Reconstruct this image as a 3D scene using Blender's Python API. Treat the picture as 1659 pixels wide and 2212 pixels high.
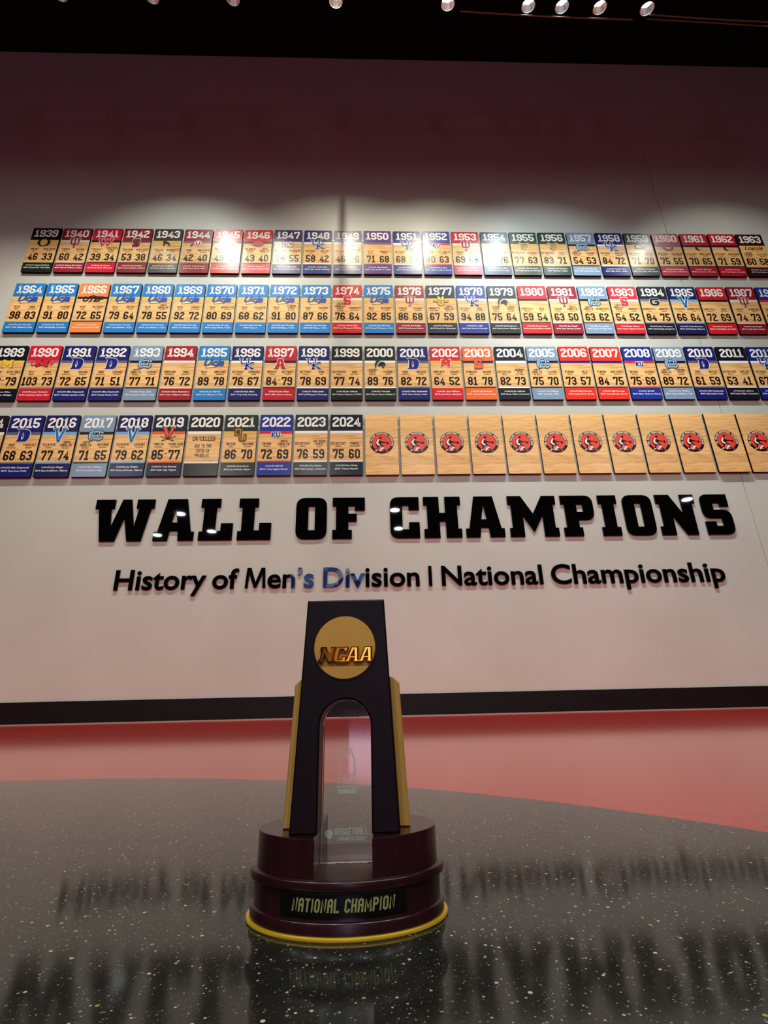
import bpy, bmesh, math, random
from mathutils import Vector, Matrix
from mathutils.geometry import tessellate_polygon
random.seed(7)
S = bpy.context.scene
for o in list(bpy.data.objects): bpy.data.objects.remove(o)
C = S.collection
PI = math.pi

# ------------------------------------------------------------------ camera
CAMZ = 0.09011
cam_data = bpy.data.cameras.new('camera')
cam_data.sensor_fit = 'HORIZONTAL'; cam_data.sensor_width = 36.0
cam_data.lens = 36.0 * 1081.153 / 1659.0
cam_data.clip_start = 0.01; cam_data.clip_end = 100
cam = bpy.data.objects.new('camera', cam_data); C.objects.link(cam)
def _rot(yaw, pitch, roll):
    cy, sy, cp, sp, cr, sr = math.cos(yaw), math.sin(yaw), math.cos(pitch), math.sin(pitch), math.cos(roll), math.sin(roll)
    r = Vector((cy, sy, 0)); f = Vector((-sy, cy, 0)); u = Vector((0, 0, 1))
    f2 = f * cp + u * sp; u2 = u * cp - f * sp
    return r * cr + u2 * sr, -r * sr + u2 * cr, f2
r_, u_, f_ = _rot(-0.0363170, 0.3650886, -0.0227710)
cam.matrix_world = Matrix(((r_.x, u_.x, -f_.x, 0), (r_.y, u_.y, -f_.y, 0), (r_.z, u_.z, -f_.z, CAMZ), (0, 0, 0, 1)))
S.camera = cam

# ------------------------------------------------------------------ world and exposure
W = bpy.data.worlds.new('world'); S.world = W; W.use_nodes = True
W.node_tree.nodes['Background'].inputs[0].default_value = (0.55, 0.45, 0.55, 1)
W.node_tree.nodes['Background'].inputs[1].default_value = 0.004
S.view_settings.view_transform = 'Standard'; S.view_settings.look = 'None'
S.view_settings.gamma = 1; S.view_settings.exposure = 0.0
S.view_settings.use_curve_mapping = False
S.cycles.use_denoising = True
S.cycles.sample_clamp_indirect = 6.0
S.cycles.caustics_reflective = False; S.cycles.caustics_refractive = False

# light levels of the lamps built further down
SPOT_W = 430.0      # each wall spotlight, watt
GLINT_W, FILL_W = 8.0, 108.0   # each glinting hall pendant, each added fill pendant, watt
SPOT_NARROW, SPOT_WIDE, SPOT_BLEND = math.radians(68), math.radians(102), 1.0
SPOT_AIM_Z = 0.6

U = 0.31
D = 3.8899            # plane of the plaque faces
WALL = D + 0.0225      # wall surface
PW, PH, PT = 0.9276 * U, 1.9215 * U, 0.019
ROWTOP = [(15.375 - z) * U for z in (0, 2.4017, 4.8333, 7.2558)]
CEIL = 7.79
def colx(i): return (i - 11.0267) * U

# ------------------------------------------------------------------ materials
def srgb(c):
    return tuple(((v / 255) / 12.92 if v / 255 <= 0.04045 else ((v / 255 + 0.055) / 1.055) ** 2.4) for v in c)
MATS = {}
def mat(name, rgb, rough=0.5, metal=0.0, coat=0.0, coat_rough=0.1, spec=0.5, lin=False):
    if name in MATS: return MATS[name]
    m = bpy.data.materials.new(name); m.use_nodes = True
    b = m.node_tree.nodes['Principled BSDF']
    c = rgb if lin else srgb(rgb)
    b.inputs['Base Color'].default_value = (*c, 1); b.inputs['Roughness'].default_value = rough
    b.inputs['Metallic'].default_value = metal; b.inputs['Coat Weight'].default_value = coat
    b.inputs['Coat Roughness'].default_value = coat_rough; b.inputs['Specular IOR Level'].default_value = spec
    MATS[name] = m; return m
def nodes(m): return m.node_tree.nodes, m.node_tree.links, m.node_tree.nodes['Principled BSDF']
def N(m, t, **kw):
    n = m.node_tree.nodes.new(t)
    for k, v in kw.items(): setattr(n, k, v)
    return n
def ramp(m, stops):
    n = N(m, 'ShaderNodeValToRGB'); e = n.color_ramp.elements
    while len(e) < len(stops): e.new(0.5)
    for el, (p, c) in zip(e, stops): el.position = p; el.color = (*c, 1) if len(c) == 3 else c
    return n
PRINT_ROUGH = 0.235
def ink(rgb):
    return mat('print_%02x%02x%02x' % tuple(rgb), rgb, 0.45, spec=0.08, coat=0.42, coat_rough=PRINT_ROUGH)
def emit(name, rgb, s):
    m = bpy.data.materials.new(name); m.use_nodes = True
    b = m.node_tree.nodes['Principled BSDF']; b.inputs['Base Color'].default_value = (0, 0, 0, 1)
    b.inputs['Emission Color'].default_value = (*rgb, 1); b.inputs['Emission Strength'].default_value = s
    return m

# painted wall
m_wall = mat('wall_paint', (206, 202, 192), 0.42, spec=0.35)
ns, ln, b = nodes(m_wall)
tc = N(m_wall, 'ShaderNodeTexCoord'); no = N(m_wall, 'ShaderNodeTexNoise'); no.inputs['Scale'].default_value = 1.3; no.inputs['Detail'].default_value = 4
ln.new(tc.outputs['Object'], no.inputs['Vector'])
rp = ramp(m_wall, [(0.3, srgb((194, 197, 187))), (0.7, srgb((204, 207, 198)))]); ln.new(no.outputs['Fac'], rp.inputs[0]); ln.new(rp.outputs[0], b.inputs['Base Color'])
n2 = N(m_wall, 'ShaderNodeTexNoise'); n2.inputs['Scale'].default_value = 260; ln.new(tc.outputs['Object'], n2.inputs['Vector'])
bp = N(m_wall, 'ShaderNodeBump'); bp.inputs['Strength'].default_value = 0.06; bp.inputs['Distance'].default_value = 0.001
ln.new(n2.outputs['Fac'], bp.inputs['Height']); ln.new(bp.outputs[0], b.inputs['Normal'])
m_dark = mat('matt_black', (12, 11, 12), 0.8, spec=0.2)
m_roomdark = mat('dark_room_paint', (30, 27, 28), 0.8, spec=0.2)
m_base = mat('baseboard_vinyl', (12, 12, 14), 0.45, spec=0.3)
m_zinc = mat('zinc_strip', (176, 164, 150), 0.4, metal=0.3)
# plaque maple
m_maple = mat('maple_print', (226, 178, 118), 0.45, spec=0.08, coat=0.42, coat_rough=PRINT_ROUGH)
ns, ln, b = nodes(m_maple)
tc = N(m_maple, 'ShaderNodeTexCoord'); mp = N(m_maple, 'ShaderNodeMapping'); mp.inputs['Scale'].default_value = (3.2, 3.2, 34)
ln.new(tc.outputs['Object'], mp.inputs['Vector'])
no = N(m_maple, 'ShaderNodeTexNoise'); no.inputs['Scale'].default_value = 1.35; no.inputs['Detail'].default_value = 5; no.inputs['Roughness'].default_value = 0.6; no.inputs['Distortion'].default_value = 0.9
ln.new(mp.outputs[0], no.inputs['Vector'])
rp = ramp(m_maple, [(0.30, srgb((214, 158, 92))), (0.43, srgb((236, 184, 116))), (0.55, srgb((246, 200, 134))), (0.75, srgb((252, 212, 148)))])
ln.new(no.outputs['Fac'], rp.inputs[0])
sx = N(m_maple, 'ShaderNodeSeparateXYZ'); ln.new(tc.outputs['Object'], sx.inputs[0])
ml = N(m_maple, 'ShaderNodeMath', operation='MULTIPLY'); ml.inputs[1].default_value = 11.0; ln.new(sx.outputs['Z'], ml.inputs[0])
fl = N(m_maple, 'ShaderNodeMath', operation='FLOOR'); ln.new(ml.outputs[0], fl.inputs[0])
wn = N(m_maple, 'ShaderNodeTexWhiteNoise', noise_dimensions='1D'); ln.new(fl.outputs[0], wn.inputs['W'])
rp2 = ramp(m_maple, [(0.0, (0.88, 0.87, 0.85)), (1.0, (1.05, 1.03, 1.0))]); ln.new(wn.outputs['Value'], rp2.inputs[0])
mx = N(m_maple, 'ShaderNodeMix', data_type='RGBA', blend_type='MULTIPLY'); mx.inputs[0].default_value = 1
ln.new(rp.outputs[0], mx.inputs[6]); ln.new(rp2.outputs[0], mx.inputs[7]); ln.new(mx.outputs[2], b.inputs['Base Color'])
m_edge = mat('plaque_edge', (12, 10, 11), 0.6, spec=0.15)
m_rod = mat('rail_white', (250, 248, 240), 0.3)
m_letter = mat('black_acrylic', (6, 5, 6), 0.02, spec=0.5)

# terrazzo
def terrazzo(name, base, chipcols, dens):
    m = mat(name, base, 0.085, spec=0.25)
    ns, ln, b = nodes(m)
    tc = N(m, 'ShaderNodeTexCoord')
    last = None
    nb = N(m, 'ShaderNodeTexNoise'); nb.inputs['Scale'].default_value = 60; nb.inputs['Detail'].default_value = 6; ln.new(tc.outputs['Object'], nb.inputs['Vector'])
    c = srgb(base)
    r0 = ramp(m, [(0.35, tuple(v * (0.75 if base[0] < 100 else 0.92) for v in c)), (0.65, tuple(v * (1.3 if base[0] < 100 else 1.06) for v in c))]); ln.new(nb.outputs['Fac'], r0.inputs[0]); last = r0.outputs[0]
    for sc, thr, col in chipcols:
        v = N(m, 'ShaderNodeTexVoronoi'); v.inputs['Scale'].default_value = sc; ln.new(tc.outputs['Object'], v.inputs['Vector'])
        sp = N(m, 'ShaderNodeSeparateColor'); ln.new(v.outputs['Color'], sp.inputs[0])
        g = N(m, 'ShaderNodeMath', operation='GREATER_THAN'); g.inputs[1].default_value = thr; ln.new(sp.outputs[0], g.inputs[0])
        l = N(m, 'ShaderNodeMath', operation='MULTIPLY_ADD'); ln.new(sp.outputs[1], l.inputs[0]); l.inputs[1].default_value = 0.22; l.inputs[2].default_value = 0.12
        s = N(m, 'ShaderNodeMath', operation='LESS_THAN'); ln.new(v.outputs['Distance'], s.inputs[0]); ln.new(l.outputs[0], s.inputs[1])
        a = N(m, 'ShaderNodeMath', operation='MULTIPLY'); ln.new(g.outputs[0], a.inputs[0]); ln.new(s.outputs[0], a.inputs[1])
        k = N(m, 'ShaderNodeMath', operation='MULTIPLY'); ln.new(a.outputs[0], k.inputs[0]); ln.new(sp.outputs[2], k.inputs[1])
        x = N(m, 'ShaderNodeMix', data_type='RGBA'); ln.new(k.outputs[0], x.inputs[0]); ln.new(last, x.inputs[6]); x.inputs[7].default_value = (*srgb(col), 1)
        last = x.outputs[2]
    ln.new(last, b.inputs['Base Color'])
    return m
m_tz_dark = terrazzo('terrazzo_charcoal', (40, 39, 35), [(1300, 0.55, (104, 100, 88)), (420, 0.90, (225, 220, 205)), (800, 0.66, (150, 145, 128)), (600, 0.88, (200, 195, 175)), (380, 0.96, (175, 165, 95))], 1)
m_tz_red = terrazzo('terrazzo_red', (200, 54, 45), [(380, 0.86, (208, 74, 62)), (600, 0.86, (176, 40, 36))], 1)

# trophy
m_mahog = mat('mahogany', (44, 12, 20), 0.32, coat=0.25, coat_rough=0.15)
ns, ln, b = nodes(m_mahog)
tc = N(m_mahog, 'ShaderNodeTexCoord'); mp = N(m_mahog, 'ShaderNodeMapping'); mp.inputs['Scale'].default_value = (320, 320, 22); ln.new(tc.outputs['Object'], mp.inputs['Vector'])
no = N(m_mahog, 'ShaderNodeTexNoise'); no.inputs['Scale'].default_value = 1; ln.new(mp.outputs[0], no.inputs['Vector'])
rp = ramp(m_mahog, [(0.3, srgb((40, 10, 17))), (0.7, srgb((54, 14, 22)))]); ln.new(no.outputs['Fac'], rp.inputs[0]); ln.new(rp.outputs[0], b.inputs['Base Color'])
m_obel = mat('dark_mahogany', (22, 7, 11), 0.42, coat=0.0, spec=0.28)
m_gold_satin = mat('satin_brass', (222, 162, 72), 0.5, metal=0.3)
m_gold_wing = mat('brushed_brass', (225, 168, 82), 0.5, metal=0.3)
m_gold_ring = mat('yellow_brass', (252, 198, 52), 0.35, metal=0.35)
m_gold_pol = mat('polished_gold', (230, 160, 60), 0.12, metal=1)
m_plate = mat('black_nameplate', (8, 8, 8), 0.3)
m_khaki = mat('engraved_gold_text', (176, 168, 110), 0.5, metal=0.3)
m_glass = mat('clear_glass', (245, 250, 247), 0.0, lin=False); nodes(m_glass)[2].inputs['Transmission Weight'].default_value = 1; nodes(m_glass)[2].inputs['IOR'].default_value = 1.5
m_etch = bpy.data.materials.new('etched_frost'); m_etch.use_nodes = True
nt = m_etch.node_tree; bb = nt.nodes['Principled BSDF']; bb.inputs['Base Color'].default_value = (0.75, 0.75, 0.75, 1); bb.inputs['Roughness'].default_value = 0.7; bb.inputs['Alpha'].default_value = 0.6

# ------------------------------------------------------------------ mesh helpers
def link(name, me, parent=None, kind=None):
    o = bpy.data.objects.new(name, me); C.objects.link(o)
    if parent: o.parent = parent
    if kind: o['kind'] = kind
    return o
def tag(o, label, cat, group=None):
    o['label'] = label; o['category'] = cat
    if group: o['group'] = group
    return o
def empty(name, loc, rz=0.0, rx=0.0):
    o = bpy.data.objects.new(name, None); C.objects.link(o); o.location = loc; o.rotation_euler = (rx, 0, rz); o.empty_display_size = 0.05
    return o
class MB:
    """collects vertices and faces of one mesh, with a material slot per face"""
    def __init__(s): s.v = []; s.f = []; s.m = []; s.mats = []
    def slot(s, m):
        if m not in s.mats: s.mats.append(m)
        return s.mats.index(m)
    def box(s, x0, x1, y0, y1, z0, z1, m):
        n = len(s.v); s.v += [(x, y, z) for x in (x0, x1) for y in (y0, y1) for z in (z0, z1)]
        k = s.slot(m)
        for f in ((0, 1, 3, 2), (4, 6, 7, 5), (0, 4, 5, 1), (2, 3, 7, 6), (0, 2, 6, 4), (1, 5, 7, 3)):
            s.f.append(tuple(n + i for i in f)); s.m.append(k)
    def flat(s, polys, y, m):
        """2D polygons (x, z) as faces at depth y, facing -y"""
        k = s.slot(m)
        for p in polys:
            a = sum(p[i][0] * p[(i + 1) % len(p)][1] - p[(i + 1) % len(p)][0] * p[i][1] for i in range(len(p)))
            if abs(a) < 1e-12: continue
            if a < 0: p = p[::-1]
            n = len(s.v); s.v += [(q[0], y, q[1]) for q in p]; s.f.append(tuple(range(n, n + len(p)))); s.m.append(k)
    def prism(s, loops, y0, y1, mf, ms=None, bev=0.0):
        """extrude an outline with holes (x, z) from y0 (front) to y1 (back)"""
        ms = ms or mf; kf, ks = s.slot(mf), s.slot(ms)
        loops = [list(l) for l in loops]
        for i, l in enumerate(loops):
            a = sum(l[j][0] * l[(j + 1) % len(l)][1] - l[(j + 1) % len(l)][0] * l[j][1] for j in range(len(l)))
            if (a < 0) == (i == 0): loops[i] = l[::-1]
        def inset(l, d):
            o = []
            for j in range(len(l)):
                p, q, r = Vector(l[j - 1]), Vector(l[j]), Vector(l[(j + 1) % len(l)])
                a = (q - p).normalized(); c = (r - q).normalized()
                n1 = Vector((-a.y, a.x)); n2 = Vector((-c.y, c.x)); h = (n1 + n2)
                h = h / max(0.25, h.dot(n1)) if h.length > 1e-6 else n1
                o.append(tuple(q + h * d))
            return o
        front = [inset(l, bev) for l in loops] if bev else loops
        tri = tessellate_polygon([[Vector((p[0], p[1], 0)) for p in l] for l in front])
        flatf = [p for l in front for p in l]
        n = len(s.v); s.v += [(p[0], y0, p[1]) for p in flatf]
        for t in tri:
            a, b_, c = (flatf[i] for i in t)
            ar = (b_[0] - a[0]) * (c[1] - a[1]) - (c[0] - a[0]) * (b_[1] - a[1])
            t = t if ar > 0 else t[::-1]
            s.f.append(tuple(n + i for i in t)); s.m.append(kf)
        rings = [(front, y0)]
        if bev: rings.append((loops, y0 + bev))
        rings.append((loops, y1))
        for (la, ya), (lb, yb) in zip(rings, rings[1:]):
            for l0, l1 in zip(la, lb):
                n = len(s.v); L = len(l0)
                s.v += [(p[0], ya, p[1]) for p in l0] + [(p[0], yb, p[1]) for p in l1]
                for j in range(L):
                    s.f.append((n + j, n + L + j, n + L + (j + 1) % L, n + (j + 1) % L)); s.m.append(ks)
        n = len(s.v); fl = [p for l in loops for p in l]; s.v += [(p[0], y1, p[1]) for p in fl]
        for t in tri:
            a, b_, c = (fl[i] for i in t)
            ar = (b_[0] - a[0]) * (c[1] - a[1]) - (c[0] - a[0]) * (b_[1] - a[1])
            t = t[::-1] if ar > 0 else t
            s.f.append(tuple(n + i for i in t)); s.m.append(ks)
    def tube(s, pts, r, m, seg=10, cap=True):
        k = s.slot(m); n = len(s.v)
        for i, p in enumerate(pts):
            p = Vector(p); a = Vector(pts[max(i - 1, 0)]); c = Vector(pts[min(i + 1, len(pts) - 1)])
            t = (c - a).normalized(); u = t.cross(Vector((0, 0, 1)) if abs(t.z) < 0.9 else Vector((1, 0, 0))).normalized(); w = t.cross(u)
            rr = r[i] if isinstance(r, (list, tuple)) else r
            s.v += [tuple(p + (u * math.cos(a_) + w * math.sin(a_)) * rr) for a_ in (2 * PI * j / seg for j in range(seg))]
        for i in range(len(pts) - 1):
            for j in range(seg):
                q = n + i * seg; s.f.append((q + j, q + (j + 1) % seg, q + seg + (j + 1) % seg, q + seg + j)); s.m.append(k)
        if cap:
            s.f.append(tuple(n + j for j in range(seg))); s.m.append(k)
            q = n + (len(pts) - 1) * seg; s.f.append(tuple(q + j for j in reversed(range(seg)))); s.m.append(k)
    def mesh(s, name, smooth=False):
        me = bpy.data.meshes.new(name); me.from_pydata(s.v, [], s.f)
        for m in s.mats: me.materials.append(m)
        me.polygons.foreach_set('material_index', s.m)
        if smooth: me.polygons.foreach_set('use_smooth', [True] * len(s.f))
        me.update(); return me
    def build(s, name, parent=None, smooth=False, kind=None):
        me = s.mesh(name, smooth)
        if smooth:
            bm = bmesh.new(); bm.from_mesh(me); bmesh.ops.remove_doubles(bm, verts=bm.verts, dist=1e-6)
            bmesh.ops.recalc_face_normals(bm, faces=bm.faces)
            for e in bm.edges:
                if len(e.link_faces) == 2 and e.calc_face_angle(0) > math.radians(38): e.smooth = False
            bm.to_mesh(me); bm.free()
        return link(name, me, parent, kind)

def circ(cx, cz, rx, rz=None, n=32, a0=0.0, a1=2 * PI):
    rz = rz or rx; full = abs(a1 - a0 - 2 * PI) < 1e-6; k = n if full else n + 1
    return [(cx + rx * math.cos(a0 + (a1 - a0) * i / n), cz + rz * math.sin(a0 + (a1 - a0) * i / n)) for i in range(k)]
def rounded(pts, n=6):
    """outline points (x, z[, radius]) -> points with rounded corners"""
    out = []
    for i, p in enumerate(pts):
        if len(p) == 2: out.append(tuple(p)); continue
        q = Vector(p[:2]); a = (Vector(pts[i - 1][:2]) - q); c = (Vector(pts[(i + 1) % len(pts)][:2]) - q)
        r = min(p[2], a.length * 0.98, c.length * 0.98); a.normalize(); c.normalize()
        for j in range(n + 1):
            t = j / n; A = q + a * r; B = q + c * r
            P = A * (1 - t) ** 2 * 1.0 + q * 2 * t * (1 - t) + B * t * t; out.append(tuple(P))
    return out

# ------------------------------------------------------------------ stroked block lettering
GL = {
 'A': '00 04c 44c 40|02 42', 'B': '02 00 40c 42c 02|02 04 44c 42c 02', 'C': '41 40c 00c 04c 44c 43', 'D': 'z00 40c 44c 04',
 'E': '40 00 04 44|02 32', 'F': '00 04 44|02 32', 'G': '43 44c 04c 00c 40c 42 22', 'H': '00 04|40 44|02 42', 'I': '20 24',
 'J': '01 00c 40c 44', 'K': '00 04|44 02|02 40', 'L': '04 00 40', 'M': '00 04 21 44 40', 'N': '00 04 40 44',
 'O': 'z00c 40c 44c 04c', 'P': '00 04 44c 42c 02', 'Q': 'z00c 40c 44c 04c|21 40', 'R': '00 04 44c 42c 02|22 40',
 'S': '01 00c 40c 42c 02c 04c 44c 43', 'T': '20 24|04 44', 'U': '04 00c 40c 44', 'V': '04 20 44', 'W': '04 10 23 30 44',
 'X': '00 44|04 40', 'Y': '04 22 44|22 20', 'Z': '04 44 00 40', '-': '12 32', "'": '23 24', '.': '20 20', ':': '21 21|23 23', ' ': '',
 '0': 'z00c 40c 44c 04c', '1': '20 24|03 24|00 40', '2': '03 04c 44c 43 01 00 40', '3': '03 04c 44c 42c 12|12 42c 40c 00c 01',
 '4': '30 34 01 41|20 40', '5': '44 04 02 42c 40c 00c 01', '6': '43 44c 04c 00c 40c 42c 02', '7': '03 04 44 43 20',
 '8': 'z00c 40c 42c 02c|z02c 42c 44c 04c', '9': '01 00c 40c 44c 04c 02c 42'}
def stroke(pts, t, closed):
    n = len(pts); L = []; R_ = []
    for i in range(n):
        q = Vector(pts[i])
        d1 = (q - Vector(pts[i - 1])) if (i > 0 or closed) else None
        d2 = (Vector(pts[(i + 1) % n]) - q) if (i < n - 1 or closed) else None
        d1 = d1.normalized() if d1 and d1.length > 1e-9 else None; d2 = d2.normalized() if d2 and d2.length > 1e-9 else None
        if d1 is None: d1 = d2
        if d2 is None: d2 = d1
        if d1 is None: return []
        n1 = Vector((-d1.y, d1.x)); n2 = Vector((-d2.y, d2.x)); h = n1 + n2
        if h.length < 1e-6: h = n1
        h = h / max(0.42, h.dot(n1))
        L.append(tuple(q + h * t / 2)); R_.append(tuple(q - h * t / 2))
    out = []
    for i in range(n if closed else n - 1):
        j = (i + 1) % n; out.append([R_[i], R_[j], L[j], L[i]])
    return out
def glyph(ch, w, h, t, ox=0.0, oz=0.0, cf=0.62, grow=0.0):
    spec = GL.get(ch, ''); out = []
    if not spec: return out
    c = t * cf
    for part in spec.split('|'):
        closed = part.startswith('z'); part = part.lstrip('z'); P = []
        for tk in part.split():
            P.append((t / 2 + int(tk[0]) / 4 * (w - t), t / 2 + int(tk[1]) / 4 * (h - t), tk.endswith('c'), int(tk[0]), int(tk[1])))
        if len(P) == 2 and P[0][:2] == P[1][:2]:
            x, z = P[0][:2]; r = t / 2; out.append([(ox + x - r, oz + z - r), (ox + x + r, oz + z - r), (ox + x + r, oz + z + r), (ox + x - r, oz + z + r)]); continue
        pts = []
        for i, p in enumerate(P):
            if not p[2]: pts.append(p[:2]); continue
            a = Vector(P[i - 1][:2]) - Vector(p[:2]); b_ = Vector(P[(i + 1) % len(P)][:2]) - Vector(p[:2])
            ca = min(c, a.length * 0.5); cb = min(c, b_.length * 0.5); q = Vector(p[:2])
            pts += [tuple(q + a.normalized() * ca), tuple(q + b_.normalized() * cb)]
        if not closed:
            for e, f, I in ((0, 1, 0), (-1, -2, -1)):
                d = Vector(pts[e]) - Vector(pts[f]); gx, gz = P[I][3], P[I][4]; d.normalize()
                ext = (abs(d.x) > abs(d.y) and gx in (0, 4)) or (abs(d.y) >= abs(d.x) and gz in (0, 4))
                pts[e] = tuple(Vector(pts[e]) + d * ((t / 2 if ext else 0) + grow))
        for q in stroke(pts, t + 2 * grow, closed): out.append([(ox + x, oz + z) for x, z in q])
    return out
WF = {'I': 0.42, '1': 0.8, 'M': 1.3, 'W': 1.35, ' ': 0.55, "'": 0.35, '.': 0.35, ':': 0.35, '-': 0.7}
def text(s, cx, z, h, w, t, gap, maxw=None, shear=0.0, cf=0.62, grow=0.0, align='c'):
    """block text centred on cx, baseline z"""
    ws = [w * WF.get(c, 1.0) for c in s]; tot = sum(ws) + gap * (len(s) - 1); k = 1.0
    if maxw and tot > maxw: k = maxw / tot
    x = -tot / 2 if align == 'c' else 0.0; out = []
    for c, cw in zip(s, ws):
        ww = cw if c != 'I' else max(cw, t)
        for p in glyph(c, ww, h, min(t, ww * 0.62), x, 0, cf, grow): out.append([(cx + (px + shear * pz) * k, z + pz) for px, pz in p])
        x += cw + gap
    return out
def move(polys, dx=0.0, dz=0.0, s=1.0): return [[(x * s + dx, z * s + dz) for x, z in p] for p in polys]

def fontmesh(s, size, shear=0.0, bold=0.0, sx=1.0, align='CENTER', ext=0.0, res=2):
    """(verts, faces) of a line of text in the built-in font, x right, z up"""
    cu = bpy.data.curves.new('line', 'FONT'); cu.body = s; cu.size = size; cu.shear = shear; cu.offset = bold * size; cu.align_x = align
    cu.extrude = ext; cu.resolution_u = res
    o = bpy.data.objects.new('line', cu); me = bpy.data.meshes.new_from_object(o)
    v = [(p.co.x * sx, -p.co.z, p.co.y) for p in me.vertices]; f = [tuple(p.vertices) for p in me.polygons]
    bpy.data.objects.remove(o); bpy.data.curves.remove(cu); bpy.data.meshes.remove(me)
    return v, f

# ------------------------------------------------------------------ setting
RX0, RX1, RY0 = -9.0, 12.5, -11.0
SEAM = (21.65 - 11.0267) * U
m = MB(); m.box(RX0, SEAM - 0.0025, WALL, WALL + 0.02, 0, CEIL, m_wall); m.box(SEAM + 0.0025, RX1, WALL, WALL + 0.02, 0, CEIL, m_wall); m.box(RX0, RX1, WALL + 0.02, WALL + 0.15, 0, CEIL, m_dark)
m.build('wall_back', kind='structure')
m = MB(); m.box(RX0 - 0.15, RX0, RY0, WALL + 0.15, 0, CEIL, m_roomdark); m.build('wall_left', kind='structure')
m = MB(); m.box(RX1, RX1 + 0.15, RY0, WALL + 0.15, 0, CEIL, m_roomdark); m.build('wall_right', kind='structure')
m = MB(); m.box(RX0, RX1, RY0 - 0.15, RY0, 0, CEIL, m_roomdark); m.build('wall_front', kind='structure')
m = MB(); m.box(RX0 - 0.15, RX1 + 0.15, RY0 - 0.15, WALL + 0.15, CEIL, CEIL + 0.2, m_dark); m.build('ceiling', kind='structure')
m = MB(); m.box(RX0, RX1, WALL - 0.010, WALL, 0.0, 0.152, m_base); m.box(RX0, RX1, WALL - 0.016, WALL - 0.010, 0.0, 0.010, m_base); m.build('baseboard_back', kind='structure')
m = MB(); m.box(RX0, RX1, WALL - 0.026, WALL - 0.0165, 0.0, 0.006, m_zinc); m.build('trim_1', kind='structure')
# floor: red terrazzo field with a round charcoal inlay
CX, CY, CR = -0.4583, -0.0736, 0.8757
m = MB(); k = m.slot(m_tz_red); n = 256; rr = [CR, 1.5, 4, 5.4]
for r in rr: m.v += [(CX + r * math.cos(2 * PI * i / n), CY + r * math.sin(2 * PI * i / n), 0) for i in range(n)]
for j in range(len(rr) - 1):
    for i in range(n): m.f.append((j * n + i, j * n + n + i, j * n + n + (i + 1) % n, j * n + (i + 1) % n)); m.m.append(k)
floor = m.build('floor', kind='structure')
m = MB(); k = m.slot(m_tz_dark); m.v = [(CX + CR * math.cos(2 * PI * i / n), CY + CR * math.sin(2 * PI * i / n), 0) for i in range(n)]
m.f.append(tuple(range(n))); m.m.append(k)
m.build('floor_inlay', kind='structure')
m = MB(); k = m.slot(m_tz_dark); rr = [5.4, 10, 21]
for r in rr: m.v += [(CX + r * math.cos(2 * PI * i / n), CY + r * math.sin(2 * PI * i / n), 0) for i in range(n)]
for j in range(len(rr) - 1):
    for i in range(n): m.f.append((j * n + i, j * n + n + i, j * n + n + (i + 1) % n, j * n + (i + 1) % n)); m.m.append(k)
m.build('floor_surround', kind='structure')

# ------------------------------------------------------------------ track spotlights
LY, LZ = 2.56, 6.0
m = MB(); m.box(-5.2, 6.6, LY - 0.10, LY - 0.06, 6.22, 6.26, m_dark)
rail = m.build('lighting_track'); tag(rail, 'long black lighting track hung near the ceiling above the plaques', 'light track')
for x in (-4.2, -1.6, 1.1, 3.8, 6.2):
    q = MB(); q.tube([(x, LY - 0.08, 6.26), (x, LY - 0.08, CEIL)], 0.008, m_dark, 8); q.build('hanger_rod', rail)
WARM, NEUT, COOL, PINK = (0.98, 0.91, 0.74), (0.94, 0.98, 0.90), (0.80, 0.95, 1.0), (1.0, 0.83, 0.72)
#        x      colour  power  place
LAMPS = [(-3.55, PINK, 0.5, 'off the left end of the ceiling row'),
         (-2.66, NEUT, 0.7, 'leftmost, dim grey glow'), (-1.86, NEUT, 0.9, 'second from the left, dim'), (-1.15, NEUT, 0.62, 'third from the left, grey'),
         (-0.235, WARM, 1.15, 'alone above the trophy'), (0.775, WARM, 1.5, 'warm crescent right of centre'), (1.51, COOL, 0.62, 'cool crescent, left of a close pair'),
         (1.82, COOL, 0.9, 'cool crescent, right of a close pair'), (2.17, PINK, 0.6, 'pink glow right of the close pair'), (2.61, COOL, 0.75, 'cool crescent farthest right'),
         (3.9, NEUT, 0.5, 'off the right end of the ceiling row')]
def ring(m, p, ax, rs, mt, seg=24):
    """surface of revolution about axis ax from p; rs = [(distance, radius)]"""
    ax = Vector(ax).normalized(); u = ax.cross(Vector((0, 0, 1))).normalized(); w = ax.cross(u); k = m.slot(mt); n = len(m.v)
    for d, r in rs:
        for j in range(seg):
            a = 2 * PI * j / seg; m.v.append(tuple(Vector(p) + ax * d + (u * math.cos(a) + w * math.sin(a)) * r))
    for i in range(len(rs) - 1):
        for j in range(seg):
            q = n + i * seg; m.f.append((q + j, q + (j + 1) % seg, q + seg + (j + 1) % seg, q + seg + j)); m.m.append(k)
m_lampbody = mat('lamp_black', (20, 20, 20), 0.4)
m_refl = mat('lamp_reflector', (230, 230, 235), 0.15, metal=1)
WIDE = {-1.86: 0.44, -0.235: 0.38, 0.775: 0.46, 1.82: 0.36, 3.9: 0.36}
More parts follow.
